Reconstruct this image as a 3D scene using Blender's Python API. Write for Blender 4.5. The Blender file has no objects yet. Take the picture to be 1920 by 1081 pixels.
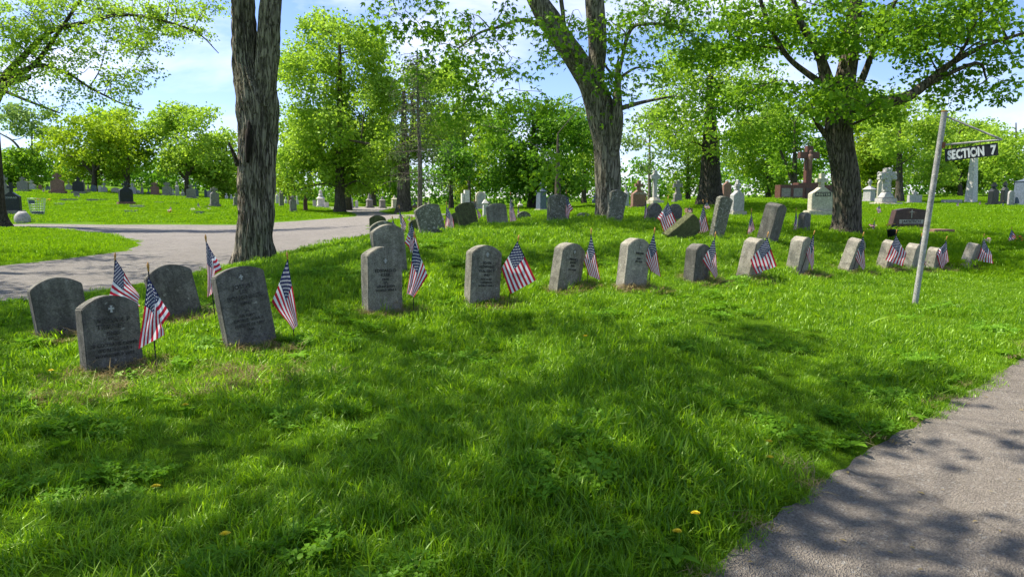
import bpy, bmesh, math, random
import numpy as np
from mathutils import Vector, Matrix, noise as mnoise
from mathutils.geometry import delaunay_2d_cdt

R = math.radians
random.seed(7)
rng = np.random.default_rng(11)
SC = bpy.context.scene
COL = SC.collection

# ------------------------------------------------------------------ camera
F, CX, CY, HZ, EYE = 1321.0, 960.0, 540.5, 380.0, 1.15
PITCH = math.atan((CY - HZ) / F)
cam_d = bpy.data.cameras.new('camera')
cam_d.sensor_width = 36
cam_d.lens = 36 * F / 1920
cam_d.clip_start = 0.05
cam_d.clip_end = 3000
cam = bpy.data.objects.new('camera', cam_d)
cam.location = (0, 0, EYE)
cam.rotation_euler = (math.pi / 2 - PITCH, 0, 0)
COL.objects.link(cam)
SC.camera = cam

# ------------------------------------------------------------------ light
SUN = Vector((-0.78, 0.22, 1.30)).normalized()
sun_el = math.asin(SUN.z)
sun_az = math.atan2(SUN.x, SUN.y)
world = bpy.data.worlds.new('World')
SC.world = world
world.use_nodes = True
nt = world.node_tree
nt.nodes.clear()
wo = nt.nodes.new('ShaderNodeOutputWorld')
bg = nt.nodes.new('ShaderNodeBackground')
sky = nt.nodes.new('ShaderNodeTexSky')
sky.sky_type = 'NISHITA'
sky.sun_disc = False
sky.sun_elevation = sun_el
sky.sun_rotation = sun_az
sky.air_density = 1.0
sky.dust_density = 0.25
sky.ozone_density = 2.0
tc = nt.nodes.new('ShaderNodeTexCoord')
mp = nt.nodes.new('ShaderNodeMapping')
mp.inputs['Scale'].default_value = (1, 1, 2.6)
mp.inputs['Location'].default_value = (1.35, 0.7, 0.4)
n1 = nt.nodes.new('ShaderNodeTexNoise')
n1.inputs['Scale'].default_value = 2.6
n1.inputs['Detail'].default_value = 9
n1.inputs['Roughness'].default_value = 0.55
n1.inputs['Distortion'].default_value = 0.3
cr = nt.nodes.new('ShaderNodeValToRGB')
cr.color_ramp.elements[0].position = 0.48
cr.color_ramp.elements[1].position = 0.74
mx = nt.nodes.new('ShaderNodeMix')
mx.data_type = 'RGBA'
mx.inputs[7].default_value = (7.8, 7.8, 8.3, 1)
tone = nt.nodes.new('ShaderNodeMix')
tone.data_type = 'RGBA'
tone.blend_type = 'MULTIPLY'
tone.inputs[0].default_value = 1
tone.inputs[7].default_value = (0.80, 0.84, 1.12, 1)
nt.links.new(tc.outputs['Generated'], mp.inputs['Vector'])
nt.links.new(mp.outputs[0], n1.inputs['Vector'])
nt.links.new(n1.outputs['Fac'], cr.inputs[0])
nt.links.new(cr.outputs[0], mx.inputs[0])
nt.links.new(sky.outputs[0], tone.inputs[6])
nt.links.new(tone.outputs[2], mx.inputs[6])
nt.links.new(mx.outputs[2], bg.inputs[0])
bg.inputs[1].default_value = 0.105
nt.links.new(bg.outputs[0], wo.inputs[0])

sl = bpy.data.lights.new('sun', 'SUN')
sl.energy = 5.0
sl.angle = R(0.53)
sl.color = (1.0, 0.95, 0.86)
so = bpy.data.objects.new('sun', sl)
so.rotation_euler = SUN.to_track_quat('Z', 'Y').to_euler()
so.location = (-20, 10, 40)
COL.objects.link(so)

SC.view_settings.view_transform = 'Standard'
SC.view_settings.look = 'None'
SC.view_settings.exposure = 1.0
SC.view_settings.gamma = 1.0
SC.view_settings.use_curve_mapping = False
SC.render.engine = 'CYCLES'
SC.cycles.max_bounces = 6
SC.cycles.diffuse_bounces = 3
SC.cycles.glossy_bounces = 2
SC.cycles.transmission_bounces = 4
SC.cycles.transparent_max_bounces = 4
SC.cycles.sample_clamp_indirect = 4.0

# ------------------------------------------------------------------ measuring helpers
cp, sp = math.cos(PITCH), math.sin(PITCH)
def ray(px, py):
    cx = (px - CX) / F
    cz = -(py - CY) / F
    return np.array([cx, cp + sp * cz, -sp + cp * cz])
def at(px, py, Y):
    d = ray(px, py)
    t = Y / d[1]
    return np.array([d[0] * t, Y, EYE + d[2] * t])
def proj(p):
    p = np.atleast_2d(np.asarray(p, float))
    x, y, z = p[:, 0], p[:, 1], p[:, 2] - EYE
    dep = y * cp - z * sp
    up = y * sp + z * cp
    dep = np.where(dep < 0.05, 0.05, dep)
    return CX + F * x / dep, CY - F * up / dep

# ------------------------------------------------------------------ ground heights
G = [  # measured ground points: picture x, picture y, distance
 (0,1081,1.95),(500,1081,1.95),(960,1081,1.98),(1310,1081,2.14),(1600,900,3.0),(1920,680,5.0),(1920,1081,2.15),
 (1700,1081,2.15),(0,800,3.4),(500,800,3.35),(960,800,3.25),(1300,800,3.3),
 (212,693,4.4),(468,648,4.85),(115,628,5.2),(325,594,5.6),(717,587,6.0),(905,566,6.7),(1060,543,7.0),
 (1185,538,6.9),(1303,528,7.9),(1405,521,8.2),(1493,511,9.1),(1588,508,9.6),(1655,502,10.3),(1708,505,10.8),
 (1745,506,11.2),(1813,499,11.9),(1715,572,7.7),(733,505,7.4),(718,463,9.2),(709,452,11.0),
 (809,437,9.8),(880,426,11.3),(933,423,11.4),(1045,418,11.5),(1152,415,11.6),(1225,419,12.6),(1263,420,12.6),
 (1280,457,9.6),(1345,448,10.5),(1440,448,10.5),(1503,438,13.0),(478,490,11.6),(1138,412,13.5),(1583,440,15.0),
 (982,413,13.0),(1094,412,13.0),
 (1538,407,24.0),(1705,428,18.5),(1512,374,45),(1332,378,30),(1660,385,38),(1820,381,46),(1195,396,34),(1015,397,34),
 (1380,407,26),(1290,404,23),(1755,439,17),(1900,455,15),(1900,520,11.5),
 (910,411,22),(895,392,36),(960,398,36),(800,405,30),(755,400,42),
 (0,575,7.1),(0,500,11.2),(440,500,11.3),(640,456,16),(698,437,19),(0,421,33),(440,421,32),(230,448,19.5),
 (100,545,8.5),(671,403,42),(594,388,64),(700,389,64),(637,400,45),(745,405,36),(724,417,26),
 (25,389,34),(237,384,42),(403,388,43),(108,363,53),(150,363,54),(70,411,36),(300,368,56),(430,376,56),(50,358,57),
 (-300,560,7.5),(-300,415,30),(-300,355,55),(2200,560,8),(2200,400,25),(2200,365,50),
 (0,330,120),(300,345,120),(600,372,120),(900,378,120),(1200,372,120),(1500,365,120),(1900,362,120),(1100,383,60),(1400,373,60),(1800,372,60),
]
gp = np.array([at(*g) for g in G])
def feat(x, y):
    a = np.arctan2(x, y)
    a = np.clip(a, -0.95, 0.95)
    r = np.sqrt(x * x + y * y)
    return np.stack([a * 1.7, np.log(np.clip(r, 1.6, 150.0))], -1)
_gf = feat(gp[:, 0], gp[:, 1])
def _k(d2):
    return 0.5 * d2 * np.log(d2 + 1e-9)
_D = ((_gf[:, None, :] - _gf[None]) ** 2).sum(-1)
_n = len(gp)
_A = np.zeros((_n + 3, _n + 3))
_A[:_n, :_n] = _k(_D) + np.eye(_n) * 0.004
_A[:_n, _n] = 1
_A[:_n, _n + 1:] = _gf
_A[_n:, :_n] = _A[:_n, _n:].T
_w = np.linalg.solve(_A, np.concatenate([gp[:, 2], np.zeros(3)]))
def ground(x, y):
    x = np.atleast_1d(np.asarray(x, float)); y = np.atleast_1d(np.asarray(y, float))
    out = np.empty(len(x))
    for s in range(0, len(x), 20000):
        f = feat(x[s:s + 20000], y[s:s + 20000])
        d2 = ((f[:, None, :] - _gf[None]) ** 2).sum(-1)
        out[s:s + 20000] = _k(d2) @ _w[:_n] + _w[_n] + f @ _w[_n + 1:]
    a = np.abs(np.arctan2(x, y))
    r = np.sqrt(x * x + y * y)
    near = np.clip((r - 0.9) / 1.0, 0, 1)
    out = out * near + 0.04 * (1 - near)
    bk = np.clip((a - 1.0) / 0.8, 0, 1)
    return out * (1 - bk) + 0.05 * bk
def gz(x, y):
    return float(ground(x, y)[0])
def on(px, Y):
    """ground point in the direction of picture column px at distance Y"""
    x = (px - CX) / F * Y
    for _ in range(3):
        z = gz(x, Y)
        dep = Y * cp - (z - EYE) * sp
        x = (px - CX) / F * dep
    return Vector((x, Y, gz(x, Y)))
def hit(px, py):
    d = ray(px, py)
    Y = np.exp(np.linspace(math.log(1.2), math.log(140), 700))
    t = Y / d[1]
    g = ground(d[0] * t, Y)
    below = (EYE + d[2] * t) < g
    i = int(np.argmax(below)) if below.any() else len(Y) - 1
    return np.array([d[0] * t[i], Y[i]])

# ------------------------------------------------------------------ object helpers
def tag(o, label=None, cat=None, group=None, kind=None):
    if label: o['label'] = label
    if cat: o['category'] = cat
    if group: o['group'] = group
    if kind: o['kind'] = kind
    return o
def empty(name, loc, label, cat, group=None, rot=None):
    o = bpy.data.objects.new(name, None)
    o.empty_display_size = 0.2
    o.location = loc
    if rot is not None:
        o.rotation_mode = 'QUATERNION'
        o.rotation_quaternion = rot
    COL.objects.link(o)
    return tag(o, label, cat, group)
def link(name, me, mat=None, parent=None, world_space=True):
    o = bpy.data.objects.new(name, me)
    if mat is not None and not len(me.materials): me.materials.append(mat)
    COL.objects.link(o)
    if parent is not None:
        o.parent = parent
        if world_space:
            if parent.rotation_mode == 'QUATERNION':
                m = Matrix.LocRotScale(parent.location, parent.rotation_quaternion, parent.scale)
            else:
                m = Matrix.LocRotScale(parent.location, parent.rotation_euler, parent.scale)
            o.matrix_parent_inverse = m.inverted()
    return o
def np_mesh(name, V, Fc, k, smooth=False, tint=None, uv=None):
    """mesh of faces with k corners each"""
    V = np.asarray(V, np.float32); Fc = np.asarray(Fc, np.int32).reshape(-1, k)
    me = bpy.data.meshes.new(name)
    me.vertices.add(len(V)); me.vertices.foreach_set('co', V.ravel())
    me.loops.add(Fc.size); me.loops.foreach_set('vertex_index', Fc.ravel())
    me.polygons.add(len(Fc))
    me.polygons.foreach_set('loop_start', np.arange(0, Fc.size, k, dtype=np.int32))
    me.polygons.foreach_set('loop_total', np.full(len(Fc), k, np.int32))
    if smooth: me.polygons.foreach_set('use_smooth', np.ones(len(Fc), bool))
    if tint is not None:
        a = me.attributes.new('tint', 'FLOAT', 'POINT')
        a.data.foreach_set('value', np.asarray(tint, np.float32))
    if uv is not None:
        l = me.uv_layers.new(name='UVMap')
        l.data.foreach_set('uv', np.asarray(uv, np.float32)[Fc.ravel()].ravel())
    me.update(calc_edges=True)
    return me
def bm_mesh(bm, name, smooth=False):
    me = bpy.data.meshes.new(name)
    bmesh.ops.recalc_face_normals(bm, faces=bm.faces)
    bm.to_mesh(me); bm.free()
    if smooth:
        for p in me.polygons: p.use_smooth = True
    return me
def outline_mesh(name, pts, depth, y0=None, bevel=0.006, rough=0.0, cuts=0, M=None):
    """closed outline in x,z pushed through y by depth; edges softened; optional rock-faced rim"""
    bm = bmesh.new()
    if y0 is None: y0 = -depth / 2
    a = [bm.verts.new((p[0], y0, p[1])) for p in pts]
    f = bm.faces.new(a)
    r = bmesh.ops.extrude_face_region(bm, geom=[f])
    bmesh.ops.translate(bm, verts=[v for v in r['geom'] if isinstance(v, bmesh.types.BMVert)], vec=(0, depth, 0))
    if bevel > 0:
        es = [e for e in bm.edges if e.is_manifold and len(e.link_faces) == 2 and e.calc_face_angle(0) > 0.5]
        bmesh.ops.bevel(bm, geom=es, offset=bevel, segments=2, affect='EDGES', clamp_overlap=True)
    if cuts or rough:
        bmesh.ops.triangulate(bm, faces=[f for f in bm.faces if len(f.verts) > 4])
        for _ in range(cuts):
            bmesh.ops.subdivide_edges(bm, edges=[e for e in bm.edges if e.calc_length() > 0.05], cuts=1, use_grid_fill=True)
        if rough:
            o = random.uniform(0, 50)
            for v in bm.verts:
                n = mnoise.noise_vector(Vector((v.co.x * 9 + o, v.co.y * 9, v.co.z * 9)))
                v.co += n * rough
    if M is not None: bmesh.ops.transform(bm, matrix=M, verts=bm.verts)
    return bm_mesh(bm, name)
def box_pts(w, z0, z1):
    return [(-w / 2, z0), (w / 2, z0), (w / 2, z1), (-w / 2, z1)]
def arch_pts(w, h, rise, n=10, z0=-0.15, wb=None):
    wb = wb or w
    pts = [(-wb / 2, z0), (wb / 2, z0)]
    for i in range(n + 1):
        t = i / n
        x = w / 2 - w * t
        pts.append((x, h - rise + rise * (1 - (2 * t - 1) ** 2)))
    return pts
def round_pts(w, h, n=12, z0=-0.15):
    r = w / 2
    return [(-r, z0), (r, z0)] + [(r * math.cos(math.pi * i / n), h - r + r * math.sin(math.pi * i / n)) for i in range(n + 1)]
def cross_pts(w, z0, z1, t, arm=0.62, flare=1.0):
    """latin cross outline, w across the arms, t the width of the bars"""
    h = z1 - z0
    a0, a1 = z0 + h * arm - t / 2, z0 + h * arm + t / 2
    f = t / 2 * flare; e = t / 2
    return [(-f, z0), (f, z0), (e, a0), (w / 2, a0 - (f - e)), (w / 2, a1 + (f - e)), (e, a1), (f, z1), (-f, z1),
            (-e, a1), (-w / 2, a1 + (f - e)), (-w / 2, a0 - (f - e)), (-e, a0)]
def frustum_mesh(name, w0, w1, z0, z1, d0=None, d1=None, bevel=0.01, point=0.0):
    d0 = d0 or w0; d1 = d1 or w1
    bm = bmesh.new()
    lo = [bm.verts.new((sx * w0 / 2, sy * d0 / 2, z0)) for sx, sy in ((-1, -1), (1, -1), (1, 1), (-1, 1))]
    hi = [bm.verts.new((sx * w1 / 2, sy * d1 / 2, z1)) for sx, sy in ((-1, -1), (1, -1), (1, 1), (-1, 1))]
    bm.faces.new(lo[::-1])
    for i in range(4): bm.faces.new((lo[i], lo[(i + 1) % 4], hi[(i + 1) % 4], hi[i]))
    if point:
        ap = bm.verts.new((0, 0, z1 + point))
        for i in range(4): bm.faces.new((hi[i], hi[(i + 1) % 4], ap))
    else: bm.faces.new(hi)
    if bevel: bmesh.ops.bevel(bm, geom=bm.edges[:], offset=bevel, segments=1, affect='EDGES', clamp_overlap=True)
    return bm_mesh(bm, name)
def lathe_mesh(name, prof, n=16, smooth=True):
    V, Fq = [], []
    for r, z in prof:
        for i in range(n):
            a = 2 * math.pi * i / n
            V.append((r * math.cos(a), r * math.sin(a), z))
    for j in range(len(prof) - 1):
        for i in range(n):
            Fq.append((j * n + i, j * n + (i + 1) % n, (j + 1) * n + (i + 1) % n, (j + 1) * n + i))
    return np_mesh(name, V, Fq, 4, smooth)
def tube_arrays(pts, rad, n=8, ridge=0.0, seed=0.0, flare=None):
    pts = [Vector(p) for p in pts]
    V, Fq = [], []
    up = Vector((0.1, 0.9, 0.2)).normalized()
    for j, p in enumerate(pts):
        t = (pts[min(j + 1, len(pts) - 1)] - pts[max(j - 1, 0)]).normalized()
        b = t.cross(up)
        if b.length < 1e-3: b = t.cross(Vector((1, 0, 0)))
        b.normalize(); c = b.cross(t).normalized()
        for i in range(n):
            a = 2 * math.pi * i / n
            r = rad[j]
            d = b * math.cos(a) + c * math.sin(a)
            if ridge:
                q = Vector((math.cos(a) * 3.6 + seed, math.sin(a) * 3.6, p.z * 0.75))
                w = mnoise.noise(q * 0.8) * 0.6 + (0.55 - 2.6 * abs(mnoise.noise(Vector((q.x * 2.6, q.y * 2.6, q.z * 1.5))))) * 0.9 + mnoise.noise(q * 5.0) * 0.45
                r += ridge * (w - 0.3)
                if flare: r += flare[j] * (0.5 + 0.8 * mnoise.noise(Vector((math.cos(a) * 1.6, math.sin(a) * 1.6, seed))))
            V.append(p + d * r)
        if j:
            for i in range(n):
                k = (i + 1) % n
                Fq.append(((j - 1) * n + i, (j - 1) * n + k, j * n + k, j * n + i))
    # end caps collapse to the last ring being small
    return [tuple(v) for v in V], Fq
class Tubes:
    def __init__(s): s.V = []; s.F = []
    def add(s, pts, rad, n=6, **k):
        V, Fq = tube_arrays(pts, rad, n, **k)
        o = len(s.V); s.V += V; s.F += [tuple(i + o for i in f) for f in Fq]
    def mesh(s, name): return np_mesh(name, s.V, s.F, 4, True)
def spline(pts, n):
    """smooth resample through 3-vectors"""
    pts = np.asarray(pts, float)
    if len(pts) == 2:
        t = np.linspace(0, 1, n)[:, None]
        return pts[0] * (1 - t) + pts[1] * t
    P = np.vstack([2 * pts[0] - pts[1], pts, 2 * pts[-1] - pts[-2]])
    out = []
    for q in np.linspace(0, len(pts) - 1 - 1e-6, n):
        i = int(q); t = q - i
        a, b, c, d = P[i], P[i + 1], P[i + 2], P[i + 3]
        out.append(0.5 * ((2 * b) + (c - a) * t + (2 * a - 5 * b + 4 * c - d) * t * t + (3 * b - a - 3 * c + d) * t ** 3))
    return np.array(out)

# ------------------------------------------------------------------ materials
def newmat(name):
    m = bpy.data.materials.new(name); m.use_nodes = True
    return m, m.node_tree, m.node_tree.nodes['Principled BSDF']
def N(nt, t, **k):
    n = nt.nodes.new(t)
    for a, b in k.items():
        if a in n.inputs: n.inputs[a].default_value = b
        else: setattr(n, a, b)
    return n
def ramp(nt, src, stops):
    r = nt.nodes.new('ShaderNodeValToRGB')
    el = r.color_ramp.elements
    while len(el) < len(stops): el.new(0.5)
    for e, (p, c) in zip(el, stops):
        e.position = p; e.color = (c, c, c, 1) if isinstance(c, (int, float)) else (*c, 1)
    nt.links.new(src, r.inputs[0])
    return r.outputs[0]
def mixc(nt, fac, a, b, mode='MIX'):
    m = nt.nodes.new('ShaderNodeMix'); m.data_type = 'RGBA'; m.blend_type = mode
    for i, s in ((0, fac), (6, a), (7, b)):
        if isinstance(s, bpy.types.NodeSocket): nt.links.new(s, m.inputs[i])
        elif i == 0: m.inputs[0].default_value = s
        else: m.inputs[i].default_value = (*s, 1)
    return m.outputs[2]
def noise_n(nt, vec, scale, detail=4, rough=0.6, dist=0.0):
    n = N(nt, 'ShaderNodeTexNoise', Scale=scale, Detail=detail, Roughness=rough, Distortion=dist)
    if vec is not None: nt.links.new(vec, n.inputs['Vector'])
    return n.outputs['Fac']
def coords(nt, scale=(1, 1, 1), spread=True, which='Object'):
    tc = nt.nodes.new('ShaderNodeTexCoord')
    mp = nt.nodes.new('ShaderNodeMapping'); mp.inputs['Scale'].default_value = scale
    nt.links.new(tc.outputs[which], mp.inputs[0])
    if spread:
        oi = nt.nodes.new('ShaderNodeObjectInfo')
        ml = nt.nodes.new('ShaderNodeMath'); ml.operation = 'MULTIPLY'; ml.inputs[1].default_value = 37.0
        nt.links.new(oi.outputs['Random'], ml.inputs[0])
        nt.links.new(ml.outputs[0], mp.inputs['Location'])
    return mp.outputs[0]
def bump(nt, h, bsdf, dist=0.01, strength=0.6):
    b = nt.nodes.new('ShaderNodeBump'); b.inputs['Distance'].default_value = dist; b.inputs['Strength'].default_value = strength
    nt.links.new(h, b.inputs['Height']); nt.links.new(b.outputs[0], bsdf.inputs['Normal'])
def stone(name, base, stain, lichen=(0.42, 0.42, 0.36), amount=0.5, rough=0.9, lich=0.62):
    m, nt, b = newmat(name)
    c1 = coords(nt, (1, 1, 1)); c2 = coords(nt, (7, 7, 0.9))
    big = noise_n(nt, c1, 5, 6, 0.65)
    streak = noise_n(nt, c2, 2.2, 5, 0.65)
    grain = noise_n(nt, c1, 90, 4, 0.8)
    spots = noise_n(nt, c1, 28, 5, 0.7, 0.5)
    col = mixc(nt, ramp(nt, streak, [(0.35, 0.0), (0.62, amount)]), base, stain)
    col = mixc(nt, ramp(nt, big, [(0.35, 0.0), (0.7, amount)]), col, stain)
    blot = noise_n(nt, c1, 13, 6, 0.7, 0.8)
    col = mixc(nt, 0.8, col, ramp(nt, blot, [(0.34, 0.6), (0.66, 1.4)]), 'MULTIPLY')
    col = mixc(nt, ramp(nt, spots, [(lich, 0.0), (lich + 0.07, 0.75)]), col, lichen)
    col = mixc(nt, 0.7, col, ramp(nt, grain, [(0.32, 0.3), (0.68, 1.6)]), 'MULTIPLY')
    nt.links.new(col, b.inputs['Base Color'])
    b.inputs['Roughness'].default_value = rough
    b.inputs['Specular IOR Level'].default_value = 0.25
    bump(nt, grain, b, 0.006, 0.8)
    return m
def plain(name, c, rough=0.6, metal=0.0, var=0.15, scale=20):
    m, nt, b = newmat(name)
    n = noise_n(nt, coords(nt), scale, 4, 0.6)
    nt.links.new(mixc(nt, 1.0, c, ramp(nt, n, [(0.3, 1 - var), (0.7, 1 + var)]), 'MULTIPLY'), b.inputs['Base Color'])
    b.inputs['Roughness'].default_value = rough; b.inputs['Metallic'].default_value = metal
    b.inputs['Specular IOR Level'].default_value = 0.3
    return m
M = {}
M['marble'] = stone('weathered_marble', (0.31, 0.285, 0.22), (0.075, 0.070, 0.052))
M['marble_dark'] = stone('dark_weathered_marble', (0.205, 0.19, 0.155), (0.055, 0.052, 0.042), (0.36, 0.34, 0.28), 0.6)
M['marble_light'] = stone('pale_weathered_marble', (0.37, 0.335, 0.26), (0.14, 0.128, 0.095), (0.5, 0.48, 0.4), 0.4)
M['lichen'] = stone('lichen_covered_stone', (0.21, 0.20, 0.15), (0.075, 0.078, 0.05), (0.42, 0.40, 0.33), 0.55, 0.9, 0.53)
M['mossy'] = stone('mossy_stone', (0.14, 0.145, 0.06), (0.05, 0.055, 0.025), (0.28, 0.30, 0.12), 0.6, 0.95, 0.6)
M['granite'] = stone('light_grey_granite', (0.43, 0.41, 0.37), (0.27, 0.255, 0.225), (0.5, 0.5, 0.5), 0.3)
M['granite_mid'] = stone('grey_granite', (0.27, 0.25, 0.21), (0.14, 0.13, 0.105), (0.4, 0.4, 0.36), 0.4)
M['white'] = stone('white_marble', (0.64, 0.60, 0.53), (0.42, 0.39, 0.33), (0.65, 0.65, 0.6), 0.3)
M['cream'] = stone('cream_limestone', (0.50, 0.46, 0.34), (0.30, 0.27, 0.19), (0.55, 0.52, 0.42), 0.25)
M['brown'] = stone('brown_granite', (0.27, 0.155, 0.11), (0.15, 0.085, 0.06), (0.36, 0.25, 0.2), 0.35)
M['red'] = stone('dark_red_granite', (0.13, 0.058, 0.042), (0.075, 0.035, 0.026), (0.24, 0.12, 0.09), 0.3, 0.45, 0.7)
M['black'] = stone('black_granite', (0.028, 0.032, 0.030), (0.015, 0.018, 0.017), (0.08, 0.085, 0.08), 0.3, 0.4, 0.68)
M['mahogany'] = stone('polished_mahogany_granite', (0.085, 0.05, 0.042), (0.055, 0.032, 0.028), (0.12, 0.08, 0.07), 0.3, 0.3, 0.7)
M['slate'] = stone('blue_grey_granite', (0.12, 0.15, 0.18), (0.07, 0.09, 0.11), (0.25, 0.28, 0.3), 0.3, 0.6, 0.7)
M['letter_dark'] = plain('dark_lettering_cut_shade', (0.062, 0.058, 0.048), 0.95, 0, 0.8, 60)  # dark colour stands for shade in cut letters; also plain dark name band
M['letter_pale'] = plain('pale_incised_lettering', (0.40, 0.40, 0.36), 0.9)
M['staff'] = plain('black_painted_stick', (0.012, 0.012, 0.014), 0.4)
M['gilt'] = plain('gold_spear_tip', (0.48, 0.24, 0.06), 0.35, 0.3)
M['pipe'] = stone('galvanised_pipe', (0.38, 0.365, 0.335), (0.25, 0.23, 0.20), (0.30, 0.15, 0.07), 0.4, 0.5, 0.66)
M['rust'] = plain('rusty_steel', (0.22, 0.09, 0.04), 0.8, 0.2, 0.4)
M['sign_black'] = plain('black_sign_paint', (0.022, 0.022, 0.026), 0.55, 0, 0.3, 40)
M['sign_white'] = plain('white_sign_paint', (0.78, 0.77, 0.72), 0.6, 0, 0.1, 60)
M['galv'] = plain('galvanised_wire', (0.45, 0.48, 0.50), 0.45, 0.5)
M['wood_cut'] = plain('bare_weathered_wood', (0.40, 0.33, 0.24), 0.85, 0, 0.3)

def mth(op, a, b_=None, nt=None):
    n = nt.nodes.new('ShaderNodeMath'); n.operation = op
    for i, s in enumerate((a, b_)):
        if s is None: continue
        if isinstance(s, bpy.types.NodeSocket): nt.links.new(s, n.inputs[i])
        else: n.inputs[i].default_value = s
    return n.outputs[0]
def bark(name, light, dark, scale=1.0):
    m, nt, b = newmat(name)
    c = coords(nt, (1, 1, 0.13)); c1 = coords(nt, (1, 1, 1))
    r0 = noise_n(nt, c, 19 * scale, 3, 0.55, 0.4)
    r1 = ramp(nt, mth('ABSOLUTE', mth('SUBTRACT', r0, 0.5, nt), None, nt), [(0.0, 0.0), (0.022, 0.6), (0.08, 1.0)])
    r2 = noise_n(nt, c, 50 * scale, 4, 0.7)
    big = noise_n(nt, c1, 2.0, 4, 0.6)
    f = r1
    col = mixc(nt, f, dark, light)
    col = mixc(nt, ramp(nt, big, [(0.4, 0.0), (0.65, 0.5)]), col, tuple(a * b for a, b in zip(light, (0.6, 0.68, 0.5))))
    col = mixc(nt, 0.8, col, ramp(nt, r2, [(0.3, 0.4), (0.7, 1.45)]), 'MULTIPLY')
    nt.links.new(col, b.inputs['Base Color'])
    b.inputs['Roughness'].default_value = 0.95; b.inputs['Specular IOR Level'].default_value = 0.15
    bump(nt, r1, b, 0.05, 0.9)
    return m
M['bark_shaggy'] = bark('shaggy_grey_bark', (0.29, 0.25, 0.19), (0.06, 0.047, 0.034), 1.1)
M['hollow'] = plain('hollow_shade_dark', (0.018, 0.013, 0.009), 1.0, 0, 0.5)  # black colour stands for the shade inside the trunk hollow
M['bark_grey'] = bark('furrowed_grey_bark', (0.27, 0.235, 0.18), (0.055, 0.045, 0.032), 1.1)
M['bark_dark'] = bark('dark_furrowed_bark', (0.15, 0.125, 0.09), (0.028, 0.023, 0.017), 1.1)
M['bark_black'] = bark('blackish_bark', (0.085, 0.072, 0.052), (0.02, 0.017, 0.012), 1.0)  # darkest of the bark tones

def leafmat(name, c1, c2, trans, tint_scale=1.0, tmix=0.45, gloss=0.025):
    m = bpy.data.materials.new(name); m.use_nodes = True
    nt = m.node_tree; nt.nodes.clear()
    out = nt.nodes.new('ShaderNodeOutputMaterial')
    at_ = nt.nodes.new('ShaderNodeAttribute'); at_.attribute_name = 'tint'
    geo = nt.nodes.new('ShaderNodeNewGeometry')
    ns = noise_n(nt, geo.outputs['Position'], 0.8 * tint_scale, 3, 0.6)
    ad = nt.nodes.new('ShaderNodeMath'); ad.operation = 'ADD'
    sb = nt.nodes.new('ShaderNodeMath'); sb.operation = 'SUBTRACT'; sb.inputs[1].default_value = 0.5
    nt.links.new(ns, sb.inputs[0]); nt.links.new(at_.outputs['Fac'], ad.inputs[0]); nt.links.new(sb.outputs[0], ad.inputs[1])
    ad.use_clamp = True
    col = mixc(nt, ad.outputs[0], c1, c2)
    tcol = mixc(nt, 1.0, col, trans, 'MULTIPLY')
    d = nt.nodes.new('ShaderNodeBsdfDiffuse'); t = nt.nodes.new('ShaderNodeBsdfTranslucent'); g = nt.nodes.new('ShaderNodeBsdfGlossy')
    g.inputs['Roughness'].default_value = 0.42; g.inputs['Color'].default_value = (0.75, 0.95, 0.45, 1)
    nt.links.new(col, d.inputs[0]); nt.links.new(tcol, t.inputs[0])
    m1 = nt.nodes.new('ShaderNodeMixShader'); m1.inputs[0].default_value = tmix
    m2 = nt.nodes.new('ShaderNodeMixShader'); m2.inputs[0].default_value = gloss
    nt.links.new(d.outputs[0], m1.inputs[1]); nt.links.new(t.outputs[0], m1.inputs[2])
    nt.links.new(m1.outputs[0], m2.inputs[1]); nt.links.new(g.outputs[0], m2.inputs[2])
    nt.links.new(m2.outputs[0], out.inputs[0])
    return m
M['leaf_bright'] = leafmat('fresh_spring_leaves', (0.15, 0.26, 0.022), (0.30, 0.42, 0.05), (1.8, 1.8, 1.0))
M['leaf_mid'] = leafmat('green_leaves', (0.075, 0.175, 0.010), (0.19, 0.33, 0.02), (1.9, 1.8, 1.0))
M['leaf_yellow'] = leafmat('yellow_green_leaves', (0.15, 0.25, 0.010), (0.29, 0.38, 0.022), (1.6, 1.6, 1.0))
M['leaf_dark'] = leafmat('deep_green_leaves', (0.045, 0.125, 0.010), (0.13, 0.26, 0.018), (1.8, 1.8, 1.0))
M['leaf_pale'] = leafmat('pale_grey_green_leaves', (0.12, 0.20, 0.05), (0.22, 0.32, 0.09), (1.5, 1.5, 1.0))
M['needle'] = leafmat('dull_needles', (0.06, 0.11, 0.03), (0.14, 0.19, 0.06), (1, 1, 1), 1, 0.2)
M['grass'] = leafmat('grass_blades', (0.068, 0.170, 0.006), (0.24, 0.40, 0.016), (1.8, 1.7, 0.7), 1.2, 0.5, 0.04)
M['grass_far'] = leafmat('far_grass_blades', (0.095, 0.215, 0.004), (0.20, 0.34, 0.008), (1.7, 1.6, 0.7), 0.5, 0.45, 0.02)  # greens of the distant lawn blades
M['weed'] = leafmat('clover_leaves', (0.08, 0.20, 0.012), (0.17, 0.34, 0.022), (1.6, 1.5, 0.8), 2.0, 0.4, 0.02)
M['straw'] = leafmat('dry_straw_blades', (0.22, 0.17, 0.075), (0.40, 0.31, 0.15), (1.2, 1.1, 1.0), 3.0, 0.3, 0.03)

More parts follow.
